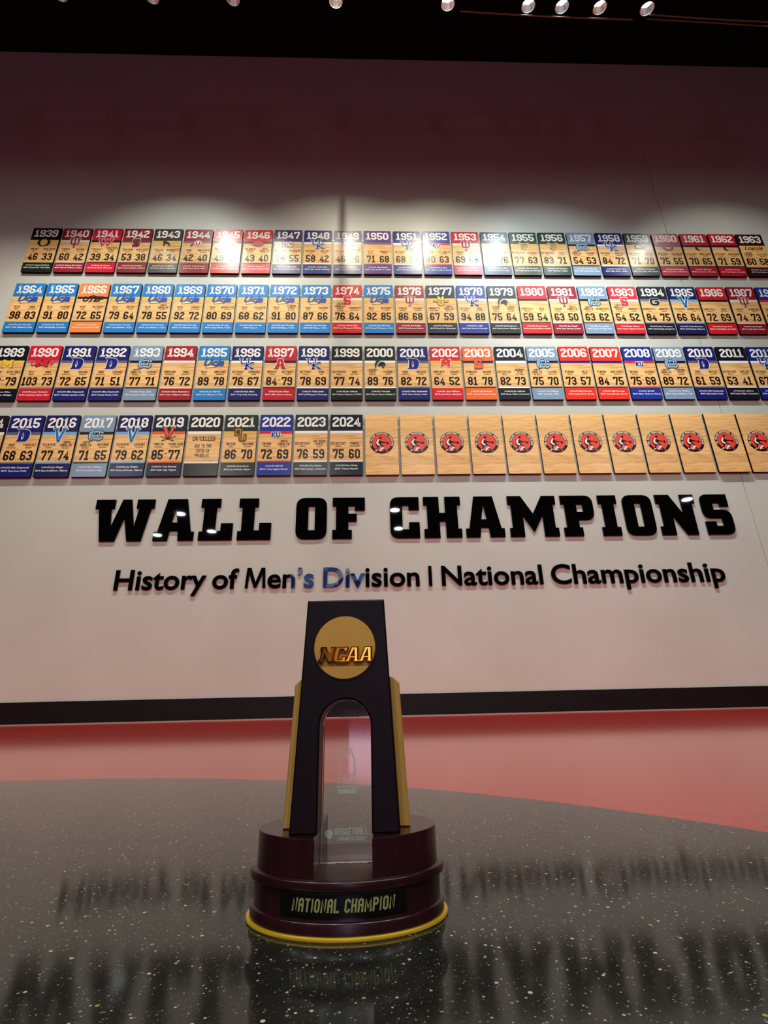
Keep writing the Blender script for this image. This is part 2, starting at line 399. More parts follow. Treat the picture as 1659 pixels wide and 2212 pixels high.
for i, (x, col, pw, place) in enumerate(LAMPS):
    wide = x in WIDE
    pos = Vector((x, LY, LZ)); aim = Vector((x * 1.02, WALL, SPOT_AIM_Z)); ax = (aim - pos).normalized()
    t = empty('track_spotlight', pos)
    tag(t, 'black track spotlight, ' + place, 'spotlight', 'track spotlights along the ceiling')
    p0 = Vector((0, 0, 0))
    h = MB(); ring(h, p0, ax, [(-0.20, 0.001), (-0.20, 0.045), (-0.16, 0.055), (-0.03, 0.058), (0.02, 0.064), (0.02, 0.059), (-0.028, 0.054)], m_lampbody); h.build('housing', t, smooth=True)
    h = MB(); ring(h, p0, ax, [(0.015, 0.058), (-0.01, 0.050), (-0.035, 0.030)], m_refl); h.build('reflector', t, smooth=True)
    e = emit('lamp_glow_%d' % i, col, 60.0 if x > -0.5 else 16.0)
    h = MB(); ring(h, p0, ax, [(-0.034, 0.0005), (-0.034, 0.032)], e); h.build('lens', t)
    h = MB(); h.tube([(0.0, -0.02, 0.06), (0.07, -0.04, 0.07), (0.07, -0.08, 0.14), (0.0, -0.08, 0.19)], 0.006, m_lampbody, 6); h.tube([(0, -0.08, 0.19), (0, -0.08, 0.222)], 0.02, m_lampbody, 10); h.build('yoke', t)
    if i == 4:
        vv = Vector((0, ax.z, -ax.y)) * 0.058; c_ = ax * 0.018
        h = MB(); h.tube([tuple(c_ - vv), tuple(c_ + vv)], 0.0012, m_lampbody, 6); h.build('shadow_bar', t)  # unseen bar added to cast the narrow shadow line down the wall
    ld = bpy.data.lights.new('spot_beam', 'SPOT'); ld.energy = SPOT_W * (WIDE[x] if wide else pw); ld.color = col; ld.spot_size = SPOT_WIDE if wide else SPOT_NARROW; ld.spot_blend = SPOT_BLEND; ld.shadow_soft_size = 0.03 if i != 4 else 0.0015
    lo = bpy.data.objects.new('spot_beam', ld); C.objects.link(lo); lo.parent = t; lo.location = ax * (0.03 if i != 4 else -0.03)
    lo.rotation_euler = ax.to_track_quat('-Z', 'Y').to_euler()
# loose cables slung behind the lamps
m_cable = mat('cable_jacket', (120, 85, 70), 0.5)
def sag(x0, z0, x1, z1, s, y): return [(x0 + (x1 - x0) * i / 16, y, z0 + (z1 - z0) * i / 16 - s * math.sin(PI * i / 16)) for i in range(17)]
for a, r in ((sag(0.9, 6.02, 2.5, 5.95, 0.015, 2.63), 0.006), (sag(2.65, 5.97, 4.6, 5.90, 0.03, 2.60), 0.006), (sag(2.65, 5.99, 4.6, 5.86, -0.005, 2.64), 0.005)):
    h = MB(); h.tube(a, r, m_cable, 8); o = h.build('power_cable', smooth=True)
    tag(o, 'pale slack cable strung along the ceiling ' + ('between the warm and the pink lamps' if a[0][0] < 1 else ('right of the last lamp, lower strand' if r > 0.0055 else 'right of the last lamp, upper strand')), 'cable', 'cables by the track lights')

# hall lamps behind the viewer (glints in the black letters), plus an unseen row added as fill
m_pglow = emit('pendant_glow', (0.85, 0.95, 1.0), 28.0)
def hall(px, py, z=5.9):
    ux = (px - 829.5) / 1081.153; uy = -(py - 1106) / 1081.153
    d = r_ * ux + u_ * uy + f_; t = D / d.y; X = d.x * t; Z = d.z * t; s = (z - CAMZ) / Z
    return X * s, D - D * (s - 1), z
HALL = [hall(*q) for q in ((228, 1158), (339, 1155), (389, 1109), (457, 1147), (853, 1101), (861, 1141), (1485, 1078))] + [(x, -4.6, 5.9) for x in (-6.6, -4.0, -1.4, 1.4, 4.0, 6.6)]  # the row at the end is added fill, placed clear of the letters
for i, (x, y, z) in enumerate(HALL):
    y = max(y, RY0 + 0.4)
    t = empty('pendant_lamp', (x, y, z)); tag(t, ('round pendant lamp across the hall, glint %s in the big letters' if i < 7 else 'added fill lamp in an unseen near row behind the viewer, %s from left') % ('one two three four five six seven first second third fourth fifth sixth'.split()[i]), 'lamp', 'hall pendants behind the viewer')
    h = MB(); ring(h, (0, 0, 0), (0, 0.0001, 1), [(0.0, 0.20), (0.05, 0.19), (0.16, 0.06), (0.16, 0.0005)], m_lampbody); h.build('shade', t, smooth=True)
    h = MB(); ring(h, (0, 0, 0), (0, 0.0001, 1), [(0.004, 0.0005), (0.004, 0.155)], m_pglow); h.build('diffuser', t)
    h = MB(); h.tube([(0, 0, 0.16), (0, 0, CEIL - z)], 0.006, m_lampbody, 6); h.build('cord', t)
    ld = bpy.data.lights.new('pendant_light', 'AREA'); ld.shape = 'DISK'; ld.size = 0.30; ld.energy = FILL_W if i > 6 else GLINT_W; ld.color = (0.93, 1.0, 0.92)
    lo = bpy.data.objects.new('pendant_light', ld); C.objects.link(lo); lo.parent = t; lo.location = (0, 0, -0.02)
# video screen opposite, and an added lavender panel
m_scr = emit('screen_image', (0.35, 0.5, 1.0), 4.0)
ns, ln, b = nodes(m_scr); tc = N(m_scr, 'ShaderNodeTexCoord'); v = N(m_scr, 'ShaderNodeTexVoronoi', distance='CHEBYCHEV'); v.inputs['Scale'].default_value = 2.2; ln.new(tc.outputs['Object'], v.inputs['Vector'])
rp = ramp(m_scr, [(0.2, (0.02, 0.05, 0.3)), (0.5, (0.2, 0.4, 1.0)), (0.8, (0.9, 0.95, 1.0))]); sp = N(m_scr, 'ShaderNodeSeparateColor'); ln.new(v.outputs['Color'], sp.inputs[0]); ln.new(sp.outputs[0], rp.inputs[0]); ln.new(rp.outputs[0], b.inputs['Emission Color'])
m_scr2 = emit('reflection_glow_lavender', (0.72, 0.62, 1.0), 4.5)  # added panel that gives the trophy glass its lavender reflection
t = empty('video_screen', (-0.1, RY0 + 0.01, 0.5)); tag(t, 'low lavender glow panel added on the wall opposite the plaques', 'screen')
h = MB(); h.box(-1.05, 0.95, 0.0, 0.05, -0.05, 1.75, m_dark); h.build('bezel', t)
h = MB(); h.box(-1.0, -0.45, 0.05, 0.06, 0.0, 0.9, m_scr2); h.box(-0.35, 0.35, 0.05, 0.06, 0.0, 1.7, m_scr2); h.box(0.35, 0.9, 0.05, 0.06, 0.7, 1.7, m_scr2); h.build('display', t)
t = empty('video_screen', (-1.55, RY0 + 0.01, 4.1)); tag(t, 'wide blue and white video screen on the wall opposite the plaques', 'screen')
h = MB(); h.box(-1.45, 1.45, 0.0, 0.05, -0.05, 1.05, m_dark); h.build('bezel', t)
h = MB(); h.box(-1.4, 1.4, 0.05, 0.06, 0.0, 1.0, m_scr); h.build('display', t)

# ------------------------------------------------------------------ big wall letters
H1 = 0.003630
BIG = {
 'W': [[(0, 100), (43, 100), (43, 78), (36, 78), (41, 34), (59, 100), (79, 100), (92, 34), (98, 78), (92, 78), (92, 100), (132, 100), (132, 78), (125, 78), (112, 0), (81, 0), (68, 56), (54, 0), (21, 0), (8, 78), (0, 78)]],
 'A': [[(23, 100), (67, 100), (82, 21), (89, 21), (89, 0), (55, 0), (53, 23), (35, 23), (32, 0), (0, 0), (0, 21), (8, 21)], [(44, 80), (50, 43), (37, 43)]],
 'L': [[(0, 100), (44, 100), (44, 79), (36, 79), (36, 22), (48, 22), (48, 40), (75, 40), (75, 0), (0, 0), (0, 21), (8, 21), (8, 79), (0, 79)]],
 'O': [[(0, 100, 21), (70, 100, 21), (70, 0, 21), (0, 0, 21)], [(28, 79), (43, 79), (43, 21), (28, 21)]],
 'F': [[(0, 100), (74, 100), (74, 68), (51, 68), (51, 79), (36, 79), (36, 60), (55, 60), (55, 41), (36, 41), (36, 21), (44, 21), (44, 0), (0, 0), (0, 21), (8, 21), (8, 79), (0, 79)]],
 'C': [[(0, 100, 20), (67, 100), (67, 68), (43, 68), (43, 79), (28, 79), (28, 21), (43, 21), (43, 38), (67, 38), (67, 0), (0, 0, 20)]],
 'H': [[(0, 100), (36, 100), (36, 60), (50, 60), (50, 100), (86, 100), (86, 79), (78, 79), (78, 21), (86, 21), (86, 0), (50, 0), (50, 39), (36, 39), (36, 0), (0, 0), (0, 21), (8, 21), (8, 79), (0, 79)]],
 'M': [[(0, 100), (32, 100), (57, 56), (81, 100), (113, 100), (113, 79), (106, 79), (106, 21), (113, 21), (113, 0), (79, 0), (79, 51), (56, 11), (33, 51), (33, 0), (0, 0), (0, 21), (7, 21), (7, 79), (0, 79)]],
 'P': [[(0, 100), (76, 100, 20), (76, 39, 20), (37, 39), (37, 21), (44, 21), (44, 0), (0, 0), (0, 21), (8, 21), (8, 79), (0, 79)], [(36, 78), (51, 78), (51, 59), (36, 59)]],
 'I': [[(0, 100), (44, 100), (44, 79), (36, 79), (36, 21), (44, 21), (44, 0), (0, 0), (0, 21), (8, 21), (8, 79), (0, 79)]],
 'N': [[(0, 100), (34, 100), (60, 52), (60, 100), (93, 100), (93, 78), (86, 78), (86, 0), (60, 0), (34, 47), (34, 0), (0, 0), (0, 21), (8, 21), (8, 78), (0, 78)]],
 'S': [[(0, 100, 18), (66, 100), (66, 69), (45, 69), (45, 78), (28, 78), (28, 61), (68, 61, 20), (68, 0, 20), (1, 0), (1, 32), (27, 32), (27, 21), (43, 21), (43, 40), (0, 40, 20)]]}
XS = [('W', -2.233), ('A', -1.733), ('L', -1.372), ('L', -1.060), ('O', -0.588), ('F', -0.286), ('C', 0.192), ('H', 0.473), ('A', 0.819), ('M', 1.188), ('P', 1.642), ('I', 1.966), ('O', 2.174), ('N', 2.466), ('S', 2.855)]
sign = empty('wall_sign', (0, WALL, 1.352)); tag(sign, 'large glossy black raised letters reading WALL OF CHAMPIONS on the wall', 'sign')
cache = {}
for ch, x in XS:
    if ch not in cache:
        h = MB(); h.prism([rounded([tuple(v * H1 for v in p) for p in l]) for l in BIG[ch]], -0.012, 0.0, m_letter); cache[ch] = h.mesh('letter')
    o = link('letter', cache[ch], sign); o.location = (x, 0, 0)
# second line, one mesh per letter, spaced over the measured width
LINE2 = "History of Men's Division I National Championship"
def glyph_adv(s, size):
    cu = bpy.data.curves.new('m', 'FONT'); cu.body = s + '|'; cu.size = size; o = bpy.data.objects.new('m', cu); me = bpy.data.meshes.new_from_object(o)
    w = max(v.co.x for v in me.vertices); bpy.data.objects.remove(o); bpy.data.meshes.remove(me); bpy.data.curves.remove(cu); return w
sign2 = empty('wall_subtitle', (0, WALL, 0.957)); tag(sign2, "smaller black raised lettering reading History of Men's Division I National Championship", 'sign')
# measured left edges (m) of each word's first letter and right edge of its last
WORDS = [('History', -1.977, -1.270), ('of', -1.221, -1.018), ("Men\u2019s", -0.968, -0.424), ('Division', -0.352, 0.413), ('I', 0.487, 0.512), ('National', 0.591, 1.407), ('Championship', 1.476, 2.906)]
SZ = 0.2245
for wd, xa, xb in WORDS:
    xs = []
    for i, ch in enumerate(wd):
        a0 = glyph_adv(wd[:i], SZ) if i else glyph_adv('', SZ); xs.append(a0)
    v0, f0 = fontmesh(wd, SZ, bold=0.018, align='LEFT', res=3)
    L0 = min(v[0] for v in v0); L1 = max(v[0] for v in v0); kx = (xb - xa) / (L1 - L0) if len(wd) > 1 else 0.85
    base = glyph_adv('', SZ)
    for i, ch in enumerate(wd):
        xo = (xs[i] - base)
        if ch == 'M':
            k = 0.00163; h = MB(); h.prism([[(xa + (px + 2) * k, pz * k) for px, pz in [(0, 0), (14, 0), (18, 70), (43, 2), (56, 2), (82, 70), (84, 0), (99, 0), (93, 99), (75, 99), (50, 28), (26, 99), (7, 99)]]], -0.0105, -0.0005, m_letter); h.build('letter', sign2); continue
        v, f = fontmesh(ch, SZ, bold=0.018, align='LEFT', ext=0.005, res=4)
        vv = [((p[0] + xo - L0) * kx + xa, p[1] - 0.0055, p[2]) for p in v]
        me = bpy.data.meshes.new('letter'); me.from_pydata(vv, [], f); me.materials.append(m_letter)
        bm = bmesh.new(); bm.from_mesh(me); bmesh.ops.recalc_face_normals(bm, faces=bm.faces); bm.to_mesh(me); bm.free()
        link('letter', me, sign2)

# ------------------------------------------------------------------ plaques
WHITE, BLACK, GOLD, YEL, GREY = (248, 246, 238), (18, 14, 14), (236, 190, 70), (250, 205, 60), (112, 110, 112)
NAVY, DUKE, CRIM, RED, UBLUE, CAR = (22, 28, 56), (22, 26, 108), (150, 20, 44), (216, 26, 52), (34, 128, 205), (128, 154, 182)
def SC(head, stripe, logo): return dict(head=head, stripe=stripe, logo=logo)
TEAM = {
 'OREGON': SC((14, 34, 26), (240, 210, 60), 'oregon'), 'INDIANA': SC(CRIM, (240, 232, 214), 'iu'), 'WISCONSIN': SC((212, 10, 50), (30, 10, 14), 'wisc'),
 'STANFORD': SC((142, 28, 40), (110, 60, 62), 'stan'), 'WYOMING': SC((66, 54, 48), GOLD, 'wyo'), 'UTAH': SC((150, 28, 44), (130, 116, 112), 'utah'),
 'OKLAHOMA STATE': SC((214, 40, 44), (70, 50, 46), 'okst'), 'HOLY CROSS': SC((74, 58, 112), (225, 220, 210), 'hc'), 'KENTUCKY': SC((28, 42, 130), WHITE, 'uk'),
 'CCNY': SC((92, 52, 136), (120, 104, 120), None), 'KANSAS': SC((26, 50, 150), (222, 30, 50), 'ku'), 'LA SALLE': SC((62, 62, 92), (236, 196, 80), 'lasalle'),
 'SAN FRANCISCO': SC((28, 66, 52), (240, 190, 84), 'usf'), 'NORTH CAROLINA': SC(CAR, (10, 14, 34), 'nc'), 'CALIFORNIA': SC((44, 48, 52), (232, 190, 100), 'cal'),
 'OHIO STATE': SC((184, 34, 54), (120, 108, 108), 'osu'), 'CINCINNATI': SC((178, 12, 40), (24, 12, 14), 'cin'), 'LOYOLA CHICAGO': SC((54, 12, 26), (240, 190, 84), 'loyola'),
 'UCLA': SC(UBLUE, YEL, 'ucla'), 'UTEP': SC((242, 138, 66), (40, 14, 24), 'utep'), 'NC STATE': SC((206, 32, 44), WHITE, 'ncs'), 'MARQUETTE': SC((32, 36, 66), (250, 196, 70), 'mu'),
 'MICHIGAN STATE': SC((20, 42, 34), WHITE, 'msu'), 'LOUISVILLE': SC((214, 22, 36), (30, 12, 14), None), 'GEORGETOWN': SC((20, 24, 44), (120, 130, 150), 'g'),
 'VILLANOVA': SC((22, 26, 84), (110, 180, 236), 'v'), 'MICHIGAN': SC((14, 18, 42), (250, 206, 60), 'm'), 'UNLV': SC((216, 20, 50), (140, 128, 128), 'unlv'),
 'DUKE': SC(DUKE, (100, 98, 116), 'd'), 'ARKANSAS': SC((164, 22, 40), (236, 230, 222), None), 'ARIZONA': SC((196, 20, 46), (40, 16, 44), 'a'),
 'CONNECTICUT': SC((16, 18, 30), WHITE, None), 'MARYLAND': SC((214, 26, 44), (246, 184, 60), 'm2'), 'SYRACUSE': SC((240, 106, 40), (30, 24, 70), 's'),
 'FLORIDA': SC((236, 48, 30), (44, 24, 108), None), 'VIRGINIA': SC((30, 30, 56), (236, 92, 50), 'va'), 'BAYLOR': SC((40, 50, 38), (236, 182, 70), 'bu')}
MASC = {'OREGON': 'DUCKS', 'OHIO STATE': 'BUCKEYES', 'INDIANA': 'HOOSIERS', 'KANSAS': 'JAYHAWKS', 'WISCONSIN': 'BADGERS', 'WASHINGTON STATE': 'COUGARS', 'STANFORD': 'CARDINAL', 'DARTMOUTH': 'BIG GREEN',
 'WYOMING': 'COWBOYS', 'GEORGETOWN': 'HOYAS', 'UTAH': 'UTES', 'OKLAHOMA STATE': 'COWBOYS', 'NYU': 'VIOLETS', 'NORTH CAROLINA': 'TAR HEELS', 'HOLY CROSS': 'CRUSADERS', 'OKLAHOMA': 'SOONERS',
 'KENTUCKY': 'WILDCATS', 'BAYLOR': 'BEARS', 'CCNY': 'BEAVERS', 'BRADLEY': 'BRAVES', 'KANSAS STATE': 'WILDCATS', "ST. JOHN'S": 'RED STORM', 'LA SALLE': 'EXPLORERS', 'SAN FRANCISCO': 'DONS', 'IOWA': 'HAWKEYES',
 'SEATTLE': 'REDHAWKS', 'CALIFORNIA': 'GOLDEN BEARS', 'WEST VIRGINIA': 'MOUNTAINEERS', 'CINCINNATI': 'BEARCATS', 'LOYOLA CHICAGO': 'RAMBLERS', 'UCLA': 'BRUINS', 'DUKE': 'BLUE DEVILS', 'MICHIGAN': 'WOLVERINES',
 'UTEP': 'MINERS', 'DAYTON': 'FLYERS', 'PURDUE': 'BOILERMAKERS', 'JACKSONVILLE': 'DOLPHINS', 'VILLANOVA': 'WILDCATS', 'FLORIDA STATE': 'SEMINOLES', 'MEMPHIS': 'TIGERS', 'NC STATE': 'WOLFPACK',
 'MARQUETTE': 'GOLDEN EAGLES', 'MICHIGAN STATE': 'SPARTANS', 'INDIANA STATE': 'SYCAMORES', 'LOUISVILLE': 'CARDINALS', 'HOUSTON': 'COUGARS', 'SYRACUSE': 'ORANGE', 'SETON HALL': 'PIRATES', 'UNLV': 'REBELS',
 'ARKANSAS': 'RAZORBACKS', 'ARIZONA': 'WILDCATS', 'CONNECTICUT': 'HUSKIES', 'FLORIDA': 'GATORS', 'MARYLAND': 'TERRAPINS', 'GEORGIA TECH': 'YELLOW JACKETS', 'ILLINOIS': 'FIGHTING ILLINI',
 'BUTLER': 'BULLDOGS', 'WISCONSIN ': 'BADGERS', 'GONZAGA': 'BULLDOGS', 'VIRGINIA': 'CAVALIERS', 'TEXAS TECH': 'RED RAIDERS', 'SAN DIEGO STATE': 'AZTECS'}
DATA = """1939|OREGON|OHIO STATE|46|33|Howard Hobson|Jimmy Hull, Ohio State
1940|INDIANA|KANSAS|60|42|Branch McCracken|Marvin Huffman, Indiana
1941|WISCONSIN|WASHINGTON STATE|39|34|Bud Foster|John Kotz, Wisconsin
1942|STANFORD|DARTMOUTH|53|38|Everett Dean|Howard Dallmar, Stanford
1943|WYOMING|GEORGETOWN|46|34|Everett Shelton|Ken Sailors, Wyoming
1944|UTAH|DARTMOUTH|42|40|Vadal Peterson|Arnie Ferrin, Utah|OT
1945|OKLAHOMA STATE|NYU|49|45|Henry Iba|Bob Kurland, Oklahoma State
1946|OKLAHOMA STATE|NORTH CAROLINA|43|40|Henry Iba|Bob Kurland, Oklahoma State
1947|HOLY CROSS|OKLAHOMA|78|55|Doggie Julian|George Kaftan, Holy Cross
1948|KENTUCKY|BAYLOR|58|42|Adolph Rupp|Alex Groza, Kentucky
1949|KENTUCKY|OKLAHOMA STATE|46|36|Adolph Rupp|Alex Groza, Kentucky
1950|CCNY|BRADLEY|71|68|Nat Holman|Irwin Dambrot, CCNY
1951|KENTUCKY|KANSAS STATE|68|58|Adolph Rupp|Bill Spivey, Kentucky
1952|KANSAS|ST. JOHN'S|80|63|Phog Allen|Clyde Lovellette, Kansas
1953|INDIANA|KANSAS|69|68|Branch McCracken|B.H. Born, Kansas
1954|LA SALLE|BRADLEY|92|76|Ken Loeffler|Tom Gola, La Salle
1955|SAN FRANCISCO|LA SALLE|77|63|Phil Woolpert|Bill Russell, San Francisco
1956|SAN FRANCISCO|IOWA|83|71|Phil Woolpert|Hal Lear, Temple
1957|NORTH CAROLINA|KANSAS|54|53|Frank McGuire|Wilt Chamberlain, Kansas|OT
1958|KENTUCKY|SEATTLE|84|72|Adolph Rupp|Elgin Baylor, Seattle
1959|CALIFORNIA|WEST VIRGINIA|71|70|Pete Newell|Jerry West, West Virginia
1960|OHIO STATE|CALIFORNIA|75|55|Fred Taylor|Jerry Lucas, Ohio State
1961|CINCINNATI|OHIO STATE|70|65|Ed Jucker|Jerry Lucas, Ohio State|OT
1962|CINCINNATI|OHIO STATE|71|59|Ed Jucker|Paul Hogue, Cincinnati
1963|LOYOLA CHICAGO|CINCINNATI|60|58|George Ireland|Art Heyman, Duke|OT
1964|UCLA|DUKE|98|83|John Wooden|Walt Hazzard, UCLA
1965|UCLA|MICHIGAN|91|80|John Wooden|Bill Bradley, Princeton
1966|UTEP|KENTUCKY|72|65|Don Haskins|Jerry Chambers, Utah
1967|UCLA|DAYTON|79|64|John Wooden|Lew Alcindor, UCLA
1968|UCLA|NORTH CAROLINA|78|55|John Wooden|Lew Alcindor, UCLA
1969|UCLA|PURDUE|92|72|John Wooden|Lew Alcindor, UCLA
1970|UCLA|JACKSONVILLE|80|69|John Wooden|Sidney Wicks, UCLA
1971|UCLA|VILLANOVA|68|62|John Wooden|Vacated
1972|UCLA|FLORIDA STATE|91|80|John Wooden|Bill Walton, UCLA
1973|UCLA|MEMPHIS|87|66|John Wooden|Bill Walton, UCLA
1974|NC STATE|MARQUETTE|76|64|Norm Sloan|David Thompson, NC State
1975|UCLA|KENTUCKY|92|85|John Wooden|Richard Washington, UCLA
1976|INDIANA|MICHIGAN|86|68|Bob Knight|Kent Benson, Indiana
1977|MARQUETTE|NORTH CAROLINA|67|59|Al McGuire|Butch Lee, Marquette
1978|KENTUCKY|DUKE|94|88|Joe Hall|Jack Givens, Kentucky
1979|MICHIGAN STATE|INDIANA STATE|75|64|Jud Heathcote|Earvin Johnson, Michigan St.
1980|LOUISVILLE|UCLA|59|54|Denny Crum|Darrell Griffith, Louisville
1981|INDIANA|NORTH CAROLINA|63|50|Bob Knight|Isiah Thomas, Indiana
1982|NORTH CAROLINA|GEORGETOWN|63|62|Dean Smith|James Worthy, UNC
1983|NC STATE|HOUSTON|54|52|Jim Valvano|Akeem Olajuwon, Houston
1984|GEORGETOWN|HOUSTON|84|75|John Thompson|Patrick Ewing, Georgetown
1985|VILLANOVA|GEORGETOWN|66|64|Rollie Massimino|Ed Pinckney, Villanova
1986|LOUISVILLE|DUKE|72|69|Denny Crum|Pervis Ellison, Louisville
1987|INDIANA|SYRACUSE|74|73|Bob Knight|Keith Smart, Indiana
1988|KANSAS|OKLAHOMA|83|79|Larry Brown|Danny Manning, Kansas
1989|MICHIGAN|SETON HALL|80|79|Steve Fisher|Glen Rice, Michigan|OT
1990|UNLV|DUKE|103|73|Jerry Tarkanian|Anderson Hunt, UNLV
1991|DUKE|KANSAS|72|65|Mike Krzyzewski|Christian Laettner, Duke
1992|DUKE|MICHIGAN|71|51|Mike Krzyzewski|Bobby Hurley, Duke
1993|NORTH CAROLINA|MICHIGAN|77|71|Dean Smith|Donald Williams, UNC
1994|ARKANSAS|DUKE|76|72|Nolan Richardson|Corliss Williamson, Arkansas
1995|UCLA|ARKANSAS|89|78|Jim Harrick|Ed O'Bannon, UCLA
1996|KENTUCKY|SYRACUSE|76|67|Rick Pitino|Tony Delk, Kentucky
1997|ARIZONA|KENTUCKY|84|79|Lute Olson|Miles Simon, Arizona|OT
1998|KENTUCKY|UTAH|78|69|Tubby Smith|Jeff Sheppard, Kentucky
1999|CONNECTICUT|DUKE|77|74|Jim Calhoun|Richard Hamilton, UCONN
2000|MICHIGAN STATE|FLORIDA|89|76|Tom Izzo|Mateen Cleaves, Michigan St.
2001|DUKE|ARIZONA|82|72|Mike Krzyzewski|Shane Battier, Duke
2002|MARYLAND|INDIANA|64|52|Gary Williams|Juan Dixon, Maryland
2003|SYRACUSE|KANSAS|81|78|Jim Boeheim|Carmelo Anthony, Syracuse
2004|CONNECTICUT|GEORGIA TECH|82|73|Jim Calhoun|Emeka Okafor, Connecticut
2005|NORTH CAROLINA|ILLINOIS|75|70|Roy Williams|Sean May, UNC
2006|FLORIDA|UCLA|73|57|Billy Donovan|Joakim Noah, Florida
2007|FLORIDA|OHIO STATE|84|75|Billy Donovan|Corey Brewer, Florida
2008|KANSAS|MEMPHIS|75|68|Bill Self|Mario Chalmers, Kansas|OT
2009|NORTH CAROLINA|MICHIGAN STATE|89|72|Roy Williams|Wayne Ellington, UNC
2010|DUKE|BUTLER|61|59|Mike Krzyzewski|Kyle Singler, Duke
2011|CONNECTICUT|BUTLER|53|41|Jim Calhoun|Kemba Walker, Connecticut
2012|KENTUCKY|KANSAS|67|59|John Calipari|Anthony Davis, Kentucky
2014|CONNECTICUT|KENTUCKY|60|54|Kevin Ollie|Shabazz Napier, Connecticut
2015|DUKE|WISCONSIN|68|63|Mike Krzyzewski|Tyus Jones, Duke
2016|VILLANOVA|NORTH CAROLINA|77|74|Jay Wright|Ryan Arcidiacono, Villanova
2017|NORTH CAROLINA|GONZAGA|71|65|Roy Williams|Joel Berry II, UNC
2018|VILLANOVA|MICHIGAN|79|62|Jay Wright|Donte DiVincenzo, Villanova
2019|VIRGINIA|TEXAS TECH|85|77|Tony Bennett|Kyle Guy, Virginia|OT
2020|X|X|0|0||
2021|BAYLOR|GONZAGA|86|70|Scott Drew|Jared Butler, Baylor
2022|KANSAS|NORTH CAROLINA|72|69|Bill Self|Ochai Agbaji, Kansas
2023|CONNECTICUT|SAN DIEGO STATE|76|59|Dan Hurley|Adama Sanogo, Connecticut
2024|CONNECTICUT|PURDUE|75|60|Dan Hurley|Tristen Newton"""
# per-year shades the photograph shows
SHADE = {1939: (12, 14, 14), 1948: (30, 40, 116), 1958: (20, 24, 104), 1996: (24, 24, 100), 1998: (24, 24, 100), 1978: (30, 52, 150), 2012: (20, 32, 132),
         1977: (32, 36, 62), 2004: (14, 20, 36), 2011: (14, 18, 36), 2014: (22, 22, 30), 2023: (40, 44, 50), 2024: (14, 20, 42), 1999: (24, 24, 28), 1954: (58, 62, 92),
         1960: (180, 44, 66), 1956: (20, 58, 44), 1959: (38, 44, 50), 1962: (186, 10, 40), 1953: (186, 40, 66), 1979: (30, 42, 40), 2000: (18, 38, 30), 1949: (90, 92, 130)}
def letters_logo(mb, s, h, w, t, y, fill, out, cz, ow=0.005, shear=0.0, gap=0.004):
    if out is not None: mb.flat(text(s, 0, cz - h / 2, h, w, t, gap, shear=shear, grow=ow), y, ink(out))
    mb.flat(text(s, 0, cz - h / 2, h, w, t, gap, shear=shear), y - 0.0004, ink(fill))
def sc(ps, k, cz): return [[(x * k, z * k + cz) for x, z in p] for p in ps]
def big(ch, cx, cz, h, col, out, mb, y, sx=1.0, shear=0.0, grow=1.10):
    """one slab letter from the wall lettering outlines with an outline colour"""
    ls = [rounded(l) for l in BIG[ch]]; wd = max(p[0] for p in ls[0]); k = h / 100
    for g, c, yy in (((grow, out, y), (1.0, col, y - 0.0004)) if out is not None else ((1.0, col, y - 0.0004),)):
        L = [[((p[0] - wd / 2) * k * sx * g + (p[1] - 50) * k * shear + cx, (p[1] - 50) * k * g + cz) for p in l] for l in (ls if c is col else ls[:1])]
        mb.prism(L, yy, yy + 0.0003, ink(c))
def slabserifs(xs, z, w, t): return [[(x - w / 2, z - t / 2), (x + w / 2, z - t / 2), (x + w / 2, z + t / 2), (x - w / 2, z + t / 2)] for x in xs]
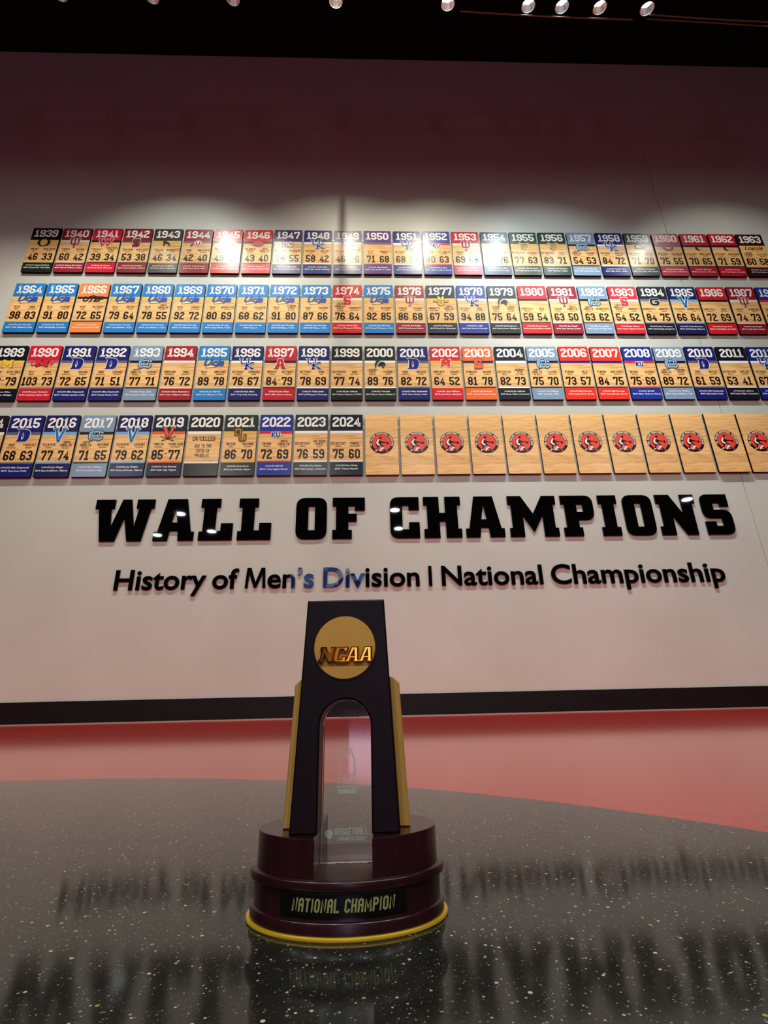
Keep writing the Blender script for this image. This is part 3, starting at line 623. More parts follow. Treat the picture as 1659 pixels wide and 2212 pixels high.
def make_logo(key, cz, y):
    """small printed emblem polygons; returns an MB or None"""
    mb = MB()
    if key == 'iu':
        for g, c, yy in ((0.004, WHITE, y), (0.0, (150, 22, 44), y - 0.0004)):
            P = glyph('U', 0.088, 0.080, 0.017, -0.044, cz - 0.030, grow=g)
            P += stroke([(0, cz - 0.066 - g), (0, cz + 0.062 + g)], 0.015 + 2 * g, False)
            P += slabserifs((-0.036, 0.036), cz + 0.050, 0.034 + 2 * g, 0.012 + 2 * g) + slabserifs((0,), cz + 0.058, 0.030 + 2 * g, 0.010 + 2 * g) + slabserifs((0,), cz - 0.062, 0.036 + 2 * g, 0.010 + 2 * g)
            mb.flat(P, yy, ink(c))
    elif key == 'uk':
        for g, c, yy in ((0.0045, WHITE, y), (0.0, (30, 70, 170), y - 0.0004)):
            P = glyph('U', 0.080, 0.062, 0.013, -0.058, cz - 0.005, grow=g) + slabserifs((-0.052, 0.014), cz + 0.054, 0.032 + 2 * g, 0.010 + 2 * g)
            mb.flat(P, yy, ink(c))
            P = glyph('K', 0.070, 0.075, 0.014, -0.010, cz - 0.058, grow=g) + slabserifs((-0.003,), cz - 0.053, 0.030 + 2 * g, 0.010 + 2 * g) + slabserifs((0.052,), cz + 0.012, 0.030 + 2 * g, 0.009 + 2 * g) + slabserifs((0.055,), cz - 0.053, 0.034 + 2 * g, 0.010 + 2 * g)
            mb.flat(P, yy - 0.0008, ink(c))
    elif key == 'd':
        for g, c, yy in ((0.005, WHITE, y), (0.0, (22, 30, 128), y - 0.0004)):
            o = [(-0.062 - g, cz + 0.062 + g), (0.030, cz + 0.062 + g, 0.03), (0.060 + g, cz + 0.030, 0.02), (0.052 + g, cz - 0.040, 0.02), (0.030, cz - 0.060 - g), (-0.052 - g, cz - 0.060 - g), (-0.040 - g, cz - 0.042), (-0.036 - g, cz + 0.040)]
            hole = [] if g else [[(-0.002, cz + 0.034), (0.008, cz + 0.010), (0.008, cz - 0.022), (-0.002, cz - 0.044), (-0.010, cz - 0.022), (-0.010, cz + 0.010)]]
            mb.prism([rounded(o)] + hole, yy, yy + 0.0003, ink(c))
        mb.flat([[(-0.0015, cz + 0.03), (0.0055, cz + 0.005), (0.002, cz - 0.02), (-0.006, cz - 0.02), (-0.008, cz + 0.005)]], y - 0.0008, ink((70, 70, 90)))
    elif key == 'nc':
        for g, c, yy in ((0.006, (16, 24, 50), y), (0.003, (150, 196, 236), y - 0.0004)):
            g = g if g > 0.005 else 0.0
            mb.flat(glyph('C', 0.118, 0.086, 0.017, -0.059, cz - 0.043, grow=g), yy, ink(c))
            P = glyph('N', 0.070, 0.100, 0.013, -0.038, cz - 0.050, grow=g) + slabserifs((-0.036, 0.030), cz + 0.047, 0.030 + g, 0.009 + g) + slabserifs((-0.036, 0.030), cz - 0.047, 0.028 + g, 0.009 + g)
            mb.flat(P, yy - 0.0008, ink(c))
    elif key in ('v', 'va'):
        fill, out = ((20, 104, 176), WHITE) if key == 'v' else ((236, 92, 50), (30, 34, 70))
        dz = 0.0 if key == 'v' else 0.018; hh = 0.062 if key == 'v' else 0.050
        for g, c, yy in ((0.005, out, y), (0.0, fill, y - 0.0004)):
            P = stroke([(-0.034, cz + dz + hh + g), (0, cz + dz - hh - g)], 0.024 + 2 * g, False) + stroke([(0.034, cz + dz + hh + g), (0, cz + dz - hh - g)], 0.020 + 2 * g, False)
            P += slabserifs((-0.038, 0.038), cz + dz + hh, 0.044 + 2 * g, 0.013 + 2 * g)
            mb.flat(P, yy, ink(c))
        if key == 'v': mb.flat(stroke([(-0.022, cz + 0.05), (0.004, cz - 0.045)], 0.006, False), y - 0.0008, ink((120, 190, 240)))
        else:
            P = []
            for s_ in (-1, 1): P += stroke([(s_ * -0.066, cz - 0.012), (s_ * -0.03, cz - 0.030), (s_ * 0.03, cz - 0.052), (s_ * 0.052, cz - 0.056)], 0.005, False) + stroke([(s_ * 0.036, cz - 0.040), (s_ * 0.046, cz - 0.062)], 0.005, False)
            mb.flat(P, y - 0.0004, ink((30, 24, 30)))
    elif key == 'm': big('M', 0, cz, 0.086, YEL, (14, 18, 42), mb, y)
    elif key == 'm2': big('M', 0, cz + 0.008, 0.082, (220, 40, 40), WHITE, mb, y, shear=0.12)
    elif key == 's': big('S', 0, cz, 0.112, (240, 96, 40), (30, 30, 70), mb, y)
    elif key == 'ncs': big('S', 0, cz, 0.112, (204, 28, 40), WHITE, mb, y); mb.flat(text('N', -0.018, cz + 0.02, 0.016, 0.012, 0.003, 0.001), y - 0.001, ink(WHITE))
    elif key == 'a': big('A', 0, cz, 0.104, (200, 24, 48), WHITE, mb, y, grow=1.14); mb.flat(slabserifs((-0.036, 0.036), cz - 0.056, 0.044, 0.004), y - 0.0008, ink((20, 30, 80)))
    elif key == 'g':
        for g, c, yy in ((0.004, WHITE, y), (0.0, (18, 20, 34), y - 0.0004)): mb.flat(glyph('G', 0.094, 0.092, 0.023, -0.047, cz - 0.046, grow=g), yy, ink(c))
    elif key == 'wisc':
        for g, c, yy in ((0.005, WHITE, y), (0.001, (205, 20, 44), y - 0.0004)):
            P = stroke([(-0.060, cz + 0.045), (-0.030, cz - 0.045 - g), (0.0, cz + 0.03), (0.022, cz - 0.045 - g), (0.062, cz + 0.045)], 0.022 + 2 * g, False) + slabserifs((-0.056, 0.0, 0.058), cz + 0.044, 0.036 + 2 * g, 0.013 + 2 * g)
            mb.flat(P, yy, ink(c))
    elif key == 'oregon':
        mb.prism([circ(0, cz, 0.064, 0.056), circ(0, cz, 0.036, 0.044)], y, y + 0.0003, ink((16, 34, 24)))
        mb.prism([circ(0, cz, 0.036, 0.044), circ(0, cz, 0.031, 0.039)], y - 0.0003, y, ink((244, 216, 60)))
    elif key == 'stan':
        big('S', 0, cz, 0.116, (150, 24, 40), WHITE, mb, y); mb.flat([[(-0.018, cz - 0.04), (0.018, cz - 0.04), (0, cz + 0.046)]], y - 0.001, ink((30, 66, 50)))
    elif key == 'wyo':
        P = [(-0.035, -0.05), (-0.02, -0.03), (-0.012, -0.005), (0.01, -0.012), (0.03, -0.045), (0.036, -0.04), (0.028, 0.0), (0.012, 0.018), (-0.006, 0.02), (-0.004, 0.05), (-0.018, 0.055), (-0.02, 0.024), (-0.036, 0.036), (-0.044, 0.024), (-0.034, 0.004)]
        mb.prism([[(x, z + cz) for x, z in P]], y - 0.0002, y, ink((60, 44, 38)))
    elif key == 'utah':
        mb.prism([circ(0.008, cz, 0.046, 0.046)], y, y + 0.0002, ink(WHITE)); mb.prism([circ(0.008, cz, 0.042), circ(0.008, cz, 0.034)], y - 0.0003, y, ink((176, 26, 44)))
        mb.flat(text('U', 0.008, cz - 0.022, 0.044, 0.042, 0.012, 0) + [[(-0.034, cz + 0.02), (-0.070, cz - 0.02), (-0.064, cz - 0.05), (-0.040, cz - 0.02)]], y - 0.0006, ink((176, 26, 44)))
    elif key == 'okst':
        mb.prism([circ(0, cz, 0.062, 0.036)], y, y + 0.0002, ink((150, 120, 110))); mb.flat(text('OSU', 0, cz - 0.022, 0.044, 0.034, 0.010, 0.002), y - 0.0004, ink((216, 60, 40)))
    elif key == 'hc':
        for g, c, yy in ((0.005, (90, 70, 130), y), (0.0, WHITE, y - 0.0004)): mb.flat(text('HC', 0, cz - 0.034, 0.068, 0.05, 0.014, 0.004, grow=g), yy, ink(c))
    elif key == 'lasalle':
        mb.flat(text('EXPLORERS', 0, cz - 0.040, 0.026, 0.0135, 0.004, 0.002, shear=0.1), y, ink((40, 44, 90)))
        mb.prism([[(-0.06, cz - 0.004), (-0.03, cz + 0.03), (0.02, cz + 0.046), (0.06, cz + 0.02), (0.03, cz + 0.004)]], y - 0.0002, y, ink(WHITE))
    elif key == 'usf':
        for g, c, yy in ((0.004, (28, 66, 52), y), (0.0, (250, 200, 100), y - 0.0004)):
            mb.flat(text('SF', 0, cz - 0.05, 0.066, 0.03, 0.010, 0.003, grow=g) + stroke([(-0.055, cz + 0.05), (-0.02, cz + 0.034), (0.02, cz + 0.034), (0.055, cz + 0.05)], 0.014 + 2 * g, False), yy, ink(c))
    elif key in ('cal', 'loyola', 'ucla', 'unlv', 'utep'):
        s, col, size, sh = {'cal': ('Cal', (30, 30, 46), 0.085, 0.35), 'loyola': ('Loyola', (40, 14, 20), 0.062, 0.4), 'ucla': ('Ucla', (40, 84, 176), 0.080, 0.35), 'unlv': ('UNLV', (190, 20, 40), 0.070, 0.15), 'utep': ('UTEP', (50, 16, 26), 0.070, 0.35)}[key]
        if key == 'ucla':
            mb.flat(stroke([(-0.064, cz - 0.044), (0.02, cz - 0.034), (0.056, cz - 0.018), (0.060, cz + 0.0)], 0.012, False), y - 0.0003, ink((60, 92, 170)))
            mb.flat([[(-0.060, cz - 0.046), (0.02, cz - 0.040), (0.02, cz - 0.022), (-0.050, cz - 0.024)]], y - 0.0006, ink((250, 222, 150)))
        if key == 'unlv': mb.prism([[(-0.068, cz + 0.03), (-0.02, cz + 0.044), (0.02, cz + 0.044), (0.068, cz + 0.03), (0.052, cz - 0.044), (0.0, cz - 0.022), (-0.052, cz - 0.044)]], y + 0.0001, y + 0.0003, ink((140, 34, 44)))
        v, f = fontmesh(s, size * (1.32 if key == 'ucla' else 1.2), shear=sh, bold=0.035 if key != 'loyola' else 0.01)
        cols = ((0, col, 0.0),) if key != 'unlv' else ((0, (226, 60, 70), 0),)
        for g, c, dy in cols:
            k = mb.slot(ink(c)); n = len(mb.v); mb.v += [(p[0], y - 0.0009, p[2] + cz - 0.022) for p in v]
            for q in f: mb.f.append(tuple(n + i for i in q)); mb.m.append(k)
        if key == 'utep': mb.flat(stroke([(-0.03, cz + 0.038), (0.0, cz + 0.050), (0.05, cz + 0.036)], 0.006, False) + stroke([(-0.03, cz - 0.04), (0.02, cz + 0.05)], 0.005, False), y - 0.0004, ink((50, 16, 26)))
    elif key == 'osu':
        mb.prism([circ(0, cz, 0.062, 0.052), circ(0, cz, 0.034, 0.026)], y, y + 0.0003, ink((150, 140, 142)))
        mb.prism([circ(0, cz, 0.056, 0.046), circ(0, cz, 0.040, 0.032)], y - 0.0004, y, ink((176, 40, 60)))
    elif key == 'cin':
        mb.prism([[(0.004, cz + 0.02), (0.016, cz + 0.026), (0.006, cz), (0.010, cz - 0.022), (0.036, cz - 0.032), (0.008, cz - 0.040), (-0.012, cz - 0.026), (-0.016, cz)]], y - 0.0003, y, ink((26, 14, 18)))
    elif key == 'mu':
        big('M', 0, cz + 0.028, 0.060, (250, 206, 90), (30, 34, 66), mb, y, grow=1.18)
        for g, c, yy in ((0.005, (30, 34, 66), y - 0.001), (0.0, (250, 206, 90), y - 0.0014)): mb.flat(glyph('U', 0.052, 0.052, 0.014, -0.026, cz - 0.056, grow=g) + slabserifs((-0.045, 0.045), cz - 0.004, 0.05 + 2 * g, 0.010 + 2 * g), yy, ink(c))
    elif key == 'bu':
        for ch, x, z in (('B', -0.046, -0.004), ('U', -0.006, -0.062)):
            for g, c, yy in ((0.007, (150, 104, 40), y), (0.003, (36, 26, 20), y - 0.0004), (-0.002, (200, 148, 60), y - 0.0008)):
                mb.flat(glyph(ch, 0.056, 0.062, 0.014, x, cz + z, grow=g), yy - (0.0012 if ch == 'U' else 0), ink(c))
    elif key == 'msu':
        P = [(-0.046, -0.046), (-0.050, -0.01), (-0.040, 0.026), (-0.012, 0.050), (0.030, 0.056), (0.052, 0.044), (0.028, 0.042), (0.0, 0.032), (-0.024, 0.008), (-0.034, -0.020), (-0.036, -0.05)]
        mb.prism([[(x, z + cz) for x, z in P]], y - 0.0002, y, ink((30, 52, 46)))
        P = [(-0.018, -0.010), (0.0, 0.018), (0.028, 0.024), (0.046, 0.010), (0.052, -0.020), (0.044, -0.028), (0.034, -0.014), (0.024, -0.014), (0.040, -0.040), (0.030, -0.056), (0.016, -0.030), (0.002, -0.024), (-0.020, -0.036)]
        mb.prism([[(x, z + cz) for x, z in P]], y - 0.0004, y, ink((22, 40, 36)))
    elif key == 'ku':
        for g, c, yy in ((0.004, WHITE, y), (0.0, (26, 60, 160), y - 0.0004)): mb.flat(text('KU', 0, cz - 0.028, 0.05, 0.034, 0.011, 0.005, grow=g), yy, ink(c))
    else: return None
    return mb
# shared board, header and footer meshes
R0 = 0.007
def slab(z0, z1, rt_, rb, y0, y1, mf, ms, bev=0.0):
    h = MB(); w = PW / 2
    pts = [(-w, z0) + ((R0,) if rb else ()), (w, z0) + ((R0,) if rb else ()), (w, z1) + ((R0,) if rt_ else ()), (-w, z1) + ((R0,) if rt_ else ())]
    h.prism([rounded(pts, 4)], y0, y1, mf, ms, bev); return h
board_me = slab(0, PH, 1, 1, -PT, 0, m_maple, m_edge).mesh('board')
FR = lambda t: PH * (1 - t)            # fraction from the top -> height above the plaque's foot
bandc = {}
def band(name, a, b_, rgb, rt_, rb, parent, thick=0.0006):
    key = (name, a, b_, rgb)
    if key not in bandc: bandc[key] = slab(FR(b_), FR(a), rt_, rb, -PT - thick, -PT, ink(rgb), ink(rgb)).mesh(name)
    return link(name, bandc[key], parent)
logoc = {}
def strmesh(name, polys, y, m_, parent):
    h = MB(); h.flat(polys, y, m_); return h.build(name, parent)
def capt(lines, m_, parent):
    vs, fs = [], []
    for s, z in lines:
        v, f = fontmesh(s, 0.0215, shear=0.2, bold=0.022, res=1); wd = max(p[0] for p in v) - min(p[0] for p in v); k = min(1.0, 0.265 / wd) * 1.0
        n = len(vs); vs += [(p[0] * k, -PT - 0.001, p[2] + z) for p in v]; fs += [tuple(n + i for i in q) for q in f]
    me = bpy.data.meshes.new('caption_lettering'); me.from_pydata(vs, [], fs); me.materials.append(m_); return link('caption_lettering', me, parent, 'stuff')
def split(nm):
    if nm in ('OHIO STATE', 'LA SALLE', 'TEXAS TECH', "ST. JOHN'S", 'SETON HALL', 'SAN FRANCISCO', 'HOLY CROSS'): return [nm]
    if nm == 'NC STATE': return ['NORTH', 'CAROLINA', 'STATE']
    if nm == 'SAN DIEGO STATE': return ['SAN DIEGO', 'STATE']
    return nm.split(' ')
CN = {}
def cname(c):
    r, g, b_ = c
    if max(c) < 50: return 'black'
    if max(c) - min(c) < 30: return 'grey'
    if r > 200 and g > 90 and b_ < 90: return 'orange'
    if r > 1.8 * g and r > 1.8 * b_: return 'red' if r > 165 else 'maroon'
    if g >= r and g >= b_: return 'dark green'
    if b_ > 200 and g > 110: return 'sky blue'
    if g > 140: return 'light blue'
    if r > 80 and b_ > r: return 'purple'
    return 'navy blue' if b_ < 110 else 'blue'
ROWN = ['top row of plaques', 'second row of plaques', 'third row of plaques', 'bottom row of plaques']
ORDN = 'first second third fourth fifth sixth seventh eighth ninth tenth eleventh twelfth thirteenth fourteenth fifteenth sixteenth seventeenth eighteenth nineteenth twentieth twenty-first twenty-second twenty-third twenty-fourth twenty-fifth'.split()
def plaque_at(i, row, extra=0.0):
    rz = random.uniform(-0.004, 0.004); rx = random.uniform(-0.0035, 0.0035)
    return empty('championship_plaque', (colx(i) + PW / 2, D + PT - extra, ROWTOP[row] - PH), rz, rx)
for line in DATA.split('\n'):
    p = line.split('|'); yr = int(p[0]); win, los, a, b2, coach, mop = p[1:7]; ot = len(p) > 7
    i, row = (yr - 1939) % 25, (yr - 1939) // 25
    if yr >= 2014: i = yr - 2014; row = 3
    t = plaque_at(i, row)
    link('board', board_me, t)
    if yr == 2020:
        band('header_band', 0.0, 0.278, (26, 18, 22), 1, 0, t); band('footer_band', 0.80, 1.0, (26, 20, 22), 0, 1, t)
        band('accent_stripe', 0.278, 0.322, WHITE, 0, 0, t); band('accent_stripe', 0.778, 0.80, WHITE, 0, 0, t)
        strmesh('notice_lettering', text('CANCELLED', 0, FR(0.435), 0.042, 0.0185, 0.0062, 0.0035) + text('DUE TO THE', 0, FR(0.545), 0.031, 0.0135, 0.0046, 0.0024) + text('COVID-19', 0, FR(0.625), 0.031, 0.0135, 0.0046, 0.0024) + text('PANDEMIC', 0, FR(0.70), 0.031, 0.0135, 0.0046, 0.0024), -PT - 0.0006, ink((60, 26, 20)), t)
        strmesh('year_lettering', text('2020', 0, FR(0.208), 0.099, 0.058, 0.0178, 0.0050), -PT - 0.0012, ink(WHITE), t)
        tag(t, 'black plaque reading 2020 CANCELLED, with white year and no scores', 'plaque', ROWN[3]); continue
    T = TEAM[win]; hc = SHADE.get(yr, T['head']); fc = T['head'] if yr in (1939,) else hc
    band('header_band', 0.0, 0.278, hc, 1, 0, t); band('footer_band', 0.79, 1.0, fc, 0, 1, t)
    band('accent_stripe', 0.278, 0.322, T['stripe'], 0, 0, t); band('accent_stripe', 0.768, 0.79, T['stripe'], 0, 0, t)
    strmesh('year_lettering', text(str(yr), 0, FR(0.208), 0.099, 0.058, 0.0178, 0.0050), -PT - 0.0012, ink(WHITE), t)
    if T['logo']:
        if T['logo'] not in logoc: logoc[T['logo']] = make_logo(T['logo'], FR(0.335), -PT - 0.0018).mesh('emblem')
        link('emblem', logoc[T['logo']], t)
    sc3 = len(a) > 2
    P = [text(a, -0.070 + (0.0 if not sc3 else -0.004), FR(0.736), 0.092, 0.045, 0.0155, 0.007, maxw=0.132), text(b2, 0.070 + (0.008 if sc3 else 0), FR(0.736), 0.092, 0.045, 0.0155, 0.007)]
    if ot: strmesh('overtime_mark', text('OT', 0, FR(0.655), 0.012, 0.008, 0.0028, 0.0015), -PT - 0.0006, ink((26, 10, 8)), t)
    for Q in P: strmesh('score', Q, -PT - 0.0006, ink((26, 10, 8)), t)
    P = []
    for nm, cx in ((win, -0.073), (los, 0.073)):
        L = split(nm); mz = 0.538 if len(L) < 2 else 0.545
        for j, s in enumerate(L): P += text(s, cx, FR(0.508 - 0.046 * (len(L) - 1 - j) + (0.008 if len(L) > 1 else 0)), 0.0240, 0.0108, 0.0040, 0.0022, maxw=0.130)
        P += text(MASC.get(nm, 'LIONS'), cx, FR(mz + 0.005), 0.0115, 0.0058, 0.0021, 0.0016, maxw=0.085)
    strmesh('team_lettering', P, -PT - 0.0006, ink((58, 26, 16)), t)['kind'] = 'stuff'
    capt([('COACH: ' + coach, FR(0.862)), ('MOP: ' + mop, FR(0.914))], ink(WHITE), t)
    tag(t, '%s plaque reading %d, %s from the left in the %s' % (cname(hc), yr, ORDN[i], ROWN[row].split(' of')[0]), 'plaque', ROWN[row])
# blank maple plaques with the round emblem
OR_, OC = 0.1065, FR(0.484)
def P_(x, z): return ((x - 645) / 461 * OR_, OC - (z - 1065) / 415 * OR_)
e = MB(); y = -PT - 0.0004
e.prism([circ(0, OC, OR_, n=64)], y, -PT, ink((24, 12, 10)))
e.prism([circ(0, OC, OR_ * 0.775, n=64)], y - 0.0003, y, ink((236, 78, 56)))
fig = [
 ((24, 12, 10), [(520, 1235), (430, 1360), (360, 1400), (480, 1450), (645, 1480), (820, 1450), (900, 1400), (930, 1380), (760, 1385), (640, 1400), (540, 1395), (500, 1330), (560, 1240)]),
 ((24, 12, 10), [(480, 925), (430, 1010), (398, 1100), (440, 1190), (500, 1225), (580, 1215), (640, 1150), (600, 1080), (560, 1010), (560, 940)]),
 (WHITE, [(505, 935), (560, 925), (520, 1030), (500, 1080), (585, 1140), (560, 1185), (480, 1150), (430, 1075), (455, 1010)]),
 ((24, 12, 10), [(565, 955), (600, 990), (680, 1020), (830, 1050), (832, 1078), (720, 1070), (640, 1075), (600, 1115), (540, 1080), (530, 1020)]),
 ((24, 12, 10), [(480, 1200), (560, 1195), (540, 1270), (470, 1330), (430, 1375), (400, 1370), (440, 1300)]),
 ((24, 12, 10), [(610, 1130), (660, 1140), (740, 1230), (735, 1270), (690, 1250), (650, 1200), (600, 1180)]),
 ((236, 110, 120), [(560, 1200), (640, 1180), (600, 1280), (500, 1380), (470, 1350)]),
 (WHITE, [(550, 1395), (590, 1310), (640, 1260), (670, 1225), (710, 1240), (745, 1275), (690, 1300), (640, 1335), (620, 1380)]),
 ((24, 12, 10), [(680, 1300), (720, 1290), (790, 1350), (840, 1370), (800, 1390), (720, 1350)]),
 (WHITE, [(370, 1395), (430, 1325), (470, 1350), (430, 1385)]), (WHITE, [(800, 1395), (870, 1368), (855, 1395), (825, 1405)]),
 ((200, 40, 40), [(625, 850), (690, 775), (640, 860)])]
for j, (c, pts) in enumerate(fig): e.prism([[P_(*p) for p in pts]], y - 0.0005 - 0.00008 * j, y - 0.0003, ink(c))
e.prism([circ(*P_(592, 870), 0.0105, n=16)], y - 0.0016, y, ink((24, 12, 10))); e.prism([circ(*P_(870, 1075), 0.0112, n=16)], y - 0.0016, y, ink((60, 14, 12)))
s = 'THE COLLEGE BASKETBALL EXPERIENCE'; n = len(s); k = e.slot(ink(WHITE)); rb = OR_ * 0.815
for j, ch in enumerate(s):
    a_ = math.radians(200) - math.radians(220) * (j + 0.5) / n
    for q in glyph(ch, 0.0095 * min(1, WF.get(ch, 1) * 1.0 if ch != 'I' else 0.5), 0.0145, 0.0032):
        q = [((x - 0.0047) * math.sin(a_) + (rb + z) * math.cos(a_), OC + -(x - 0.0047) * math.cos(a_) + (rb + z) * math.sin(a_)) for x, z in q]; e.flat([q], y - 0.0004, ink(WHITE))
emblem_me = e.mesh('round_emblem')
ORD = 'first second third fourth fifth sixth seventh eighth ninth tenth eleventh twelfth'.split()
for j, i in enumerate(range(11, 23)):
    t = plaque_at(i, 3, 0.006 if i == 21 else 0.0)
    link('board', board_me, t); link('round_emblem', emblem_me, t)
    tag(t, 'blank wooden plaque with round red emblem, %s to the right of the 2024 plaque' % ORD[j], 'plaque', 'blank wooden plaques')
# mounting rails behind each row
for r in range(4):
    z = ROWTOP[r] - 0.215 * PH
    x0, x1 = colx(0) + 0.02, (colx(24) + PW - 0.02 if r < 3 else colx(22) + PW - 0.02)
    t = empty('mounting_rail', ((x0 + x1) / 2, WALL, z)); w = (x1 - x0) / 2
    tag(t, 'thin white double rail glimpsed in the gaps of the ' + ROWN[r], 'rail')
    for dz, rr_ in ((0.010, 0.0062), (-0.010, 0.0038)):
        h = MB(); h.box(-w, w, -0.0032, 0, dz - rr_, dz + rr_, m_rod); h.build('rail_bar', t)

# ------------------------------------------------------------------ trophy
TR = empty('trophy', (-0.0109, 0.2838, 0.0), -0.03)
tag(TR, 'small dark mahogany trophy with gold medallion and arched glass panel on the terrazzo floor', 'trophy')
KY = 0.705
def ell(prof, mt, name, parent=TR, seg=128):
    """elliptical lathe; prof = [(half width, height)] from the axis at the bottom to the axis at the top"""
    h = MB(); k = h.slot(mt)
    for r, z in prof:
        h.v += [(r * math.cos(2 * PI * j / seg), KY * r * math.sin(2 * PI * j / seg), z) for j in range(seg)]
    for i in range(len(prof) - 1):
        for j in range(seg):
            q = i * seg; h.f.append((q + j, q + (j + 1) % seg, q + seg + (j + 1) % seg, q + seg + j)); h.m.append(k)
    return h.build(name, parent, smooth=True)
ell([(0.0005, 0.0), (0.0462, 0.0), (0.0466, 0.0004), (0.0466, 0.0012), (0.0463, 0.0016), (0.0005, 0.0016)], m_gold_ring, 'gold_rim')
ell([(0.0005, 0.0016), (0.0450, 0.0016), (0.0450, 0.0056), (0.0447, 0.0060), (0.0444, 0.0062), (0.0436, 0.0064), (0.0434, 0.0072), (0.0436, 0.0158), (0.0440, 0.0164), (0.0452, 0.0168), (0.0456, 0.0175), (0.0456, 0.0198), (0.0453, 0.0203), (0.0449, 0.0205), (0.0005, 0.0205)], m_mahog, 'base')
# upper plinth: two blocks either side of the notch
def block(s_):
    r = 0.0427; x0 = 0.0126; h = MB(); n = 40; a0 = math.acos(x0 / r)
    out = [(r * math.cos(a), KY * r * math.sin(a)) for a in (-a0 + 2 * a0 * j / n for j in range(n + 1))]
    if s_ < 0: out = [(-x, yy) for x, yy in out][::-1]
    k = h.slot(m_mahog); L = len(out); e_ = 0.0004
    cxm = sum(p[0] for p in out) / L
    ins = [(x + (cxm - x) * 0.02, yy * 0.98) for x, yy in out]
    for ring_, z in ((out, 0.0205), (out, 0.0353 - e_), (ins, 0.0353)): h.v += [(x, yy, z) for x, yy in ring_]
    for i in range(2):
        for j in range(L): h.f.append((i * L + j, i * L + (j + 1) % L, (i + 1) * L + (j + 1) % L, (i + 1) * L + j)); h.m.append(k)
    h.f.append(tuple(2 * L + j for j in range(L))); h.m.append(k); h.f.append(tuple(reversed(range(L)))); h.m.append(k)
    o = h.build('plinth_block', TR, smooth=True)
block(1); block(-1)
arch = [(-0.01235, 0.0353), (-0.01235, 0.0802)] + [(0.01235 * math.cos(PI - PI * j / 28), 0.0802 + 0.0123 * math.sin(PI - PI * j / 28)) for j in range(1, 28)] + [(0.01235, 0.0802), (0.01235, 0.0353)]
outl = [(0.0252, 0.0353), (0.0200, 0.1413), (-0.0200, 0.1413), (-0.0252, 0.0353)]
h = MB(); h.prism([arch + outl], -0.0213, 0.0035, m_obel, bev=0.0008); h.build('arched_pylon', TR)
for s_ in (-1, 1):
    h = MB(); pts = [(s_ * 0.0250, 0.0353), (s_ * 0.0218, 0.1034), (s_ * 0.0236, 0.1030), (s_ * 0.0270, 0.1000), (s_ * 0.0303, 0.0353)]
    h.prism([pts], -0.0088, 0.0, m_gold_wing, bev=0.0006); h.build('gold_wing', TR)
# glass
gl = [(-0.0122, 0.0206), (0.0122, 0.0206), (0.0122, 0.0800)] + [(0.0122 * math.cos(PI * j / 24), 0.0800 + 0.0122 * math.sin(PI * j / 24)) for j in range(1, 24)] + [(-0.0122, 0.0800)]
h = MB(); h.prism([gl], -0.0062, -0.0022, m_glass, bev=0.0003); glass = h.build('glass_panel', TR)
def etch(polys, name): return strmesh(name, polys, -0.00635, m_etch, glass)
etch(text('2026', 0.0015, 0.0838, 0.0038, 0.0020, 0.0006, 0.0004, shear=0.12), 'etched_year')
P = [[(-0.0052, 0.0528), (0.0052, 0.0528), (0.0060, 0.0520), (-0.0060, 0.0520)], [(-0.0045, 0.0515), (0.0045, 0.0515), (0.0045, 0.0495), (-0.0045, 0.0495)]]
P += text('FOUR', 0, 0.0533, 0.0032, 0.0020, 0.0006, 0.0004) + stroke([(-0.0036, 0.0570), (-0.0036, 0.0640), (-0.0016, 0.0690), (0.0016, 0.0690), (0.0036, 0.0640), (0.0036, 0.0570)], 0.0008, False)
P += stroke(circ(0, 0.0668, 0.0013, n=14), 0.0004, True) + stroke([(-0.0046, 0.0575), (0.0046, 0.0575)], 0.0005, False)
etch(P, 'etched_emblem')
etch(text('BASKETBALL', 0.0020, 0.0322, 0.0028, 0.0014, 0.00045, 0.00022, shear=0.1) + text('CHAMPIONSHIP', 0.0020, 0.0298, 0.0016, 0.0010, 0.0003, 0.0002, shear=0.1) + [circ(-0.0085, 0.0326, 0.0019, n=18)], 'etched_caption')
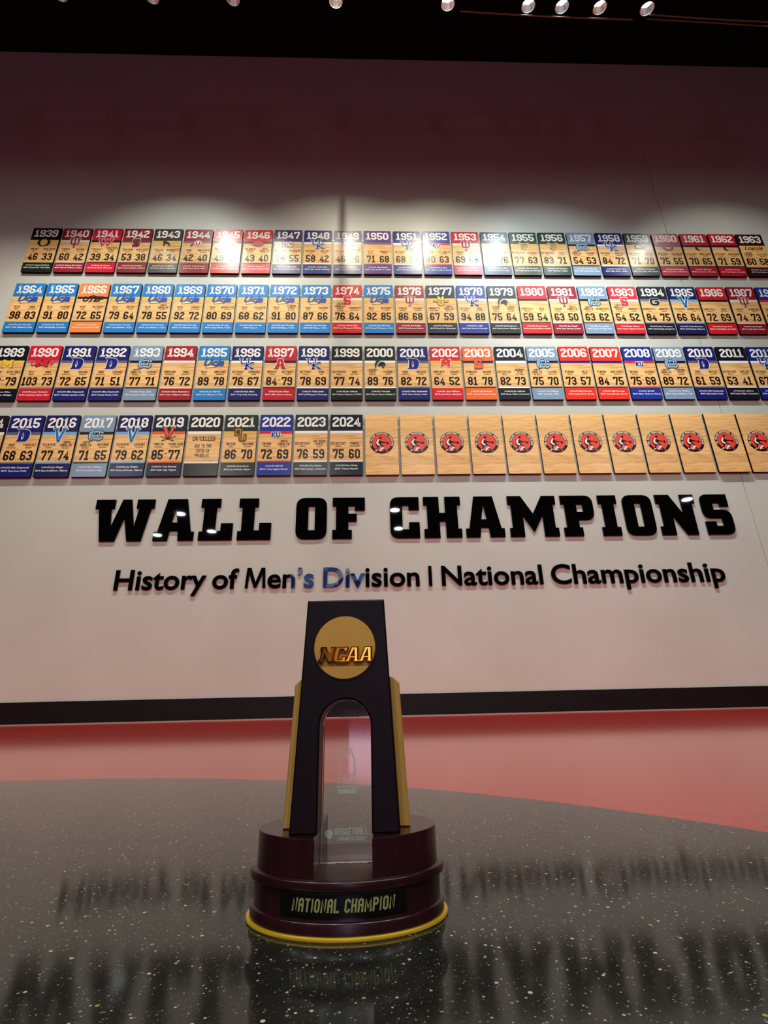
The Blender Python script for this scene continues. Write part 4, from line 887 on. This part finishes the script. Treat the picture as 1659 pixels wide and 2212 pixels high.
# medallion
h = MB(); k = h.slot(m_gold_satin); seg = 72; pr = [(0.0155, 0.0), (0.0155, -0.0008), (0.0152, -0.0011), (0.010, -0.00118), (0.005, -0.0012), (0.0004, -0.00121)]
for r, yy in pr: h.v += [(-0.0004 + r * math.cos(2 * PI * j / seg), -0.0213 + yy, 0.1171 + r * math.sin(2 * PI * j / seg)) for j in range(seg)]
for i in range(len(pr) - 1):
    for j in range(seg): h.f.append((i * seg + j, i * seg + (j + 1) % seg, (i + 1) * seg + (j + 1) % seg, (i + 1) * seg + j)); h.m.append(k)
med = h.build('medallion', TR, smooth=True)
x = -0.0138; hh = 0.0076
for ch, wd in (('N', 0.0078), ('C', 0.0066), ('A', 0.0072), ('A', 0.0072)):
    h = MB(); ls = [rounded(l) for l in BIG[ch]]; W0 = max(p[0] for p in ls[0])
    L = [[(x + p[0] / W0 * wd + (p[1] / 100) * 0.0016, 0.1096 + p[1] / 100 * hh) for p in l] for l in ls]
    h.prism(L, -0.0245, -0.0222, m_gold_pol, bev=0.0006); h.build('raised_letter', med); x += wd - 0.0005
# nameplate, curved with the drum
def curve_y(x, z, off): return -KY * math.sqrt(max(1e-9, 0.0437 ** 2 - x * x)) - off
def wrap(polys, off, mt, name, sub, z0=None):
    h = MB(); k = h.slot(mt)
    for p in polys:
        a = sum(p[i][0] * p[(i + 1) % len(p)][1] - p[(i + 1) % len(p)][0] * p[i][1] for i in range(len(p)))
        if a < 0: p = p[::-1]
        n = len(h.v); h.v += [(q[0], curve_y(q[0], q[1], off), q[1]) for q in p]; h.f.append(tuple(range(n, n + len(p)))); h.m.append(k)
    return h.build(name, sub)
n = 30; xs = [-0.0268 + 0.0536 * j / n for j in range(n + 1)]
h = MB(); k = h.slot(m_plate); z0, z1 = 0.0079, 0.0156
for xx in xs: h.v += [(xx, curve_y(xx, 0, -0.0004), z0), (xx, curve_y(xx, 0, 0.0006), z0), (xx, curve_y(xx, 0, 0.0006), z1), (xx, curve_y(xx, 0, -0.0004), z1)]
for j in range(n):
    for c in range(4): h.f.append((j * 4 + c, j * 4 + (c + 1) % 4, j * 4 + 4 + (c + 1) % 4, j * 4 + 4 + c)); h.m.append(k)
h.f.append((0, 1, 2, 3)); h.m.append(k); h.f.append((n * 4 + 3, n * 4 + 2, n * 4 + 1, n * 4)); h.m.append(k)
plate = h.build('nameplate', TR, smooth=True)
wrap(text('NATIONAL CHAMPION', 0, 0.0097, 0.0048, 0.0023, 0.00078, 0.00045, shear=0.12), 0.0007, m_khaki, 'nameplate_lettering', plate)
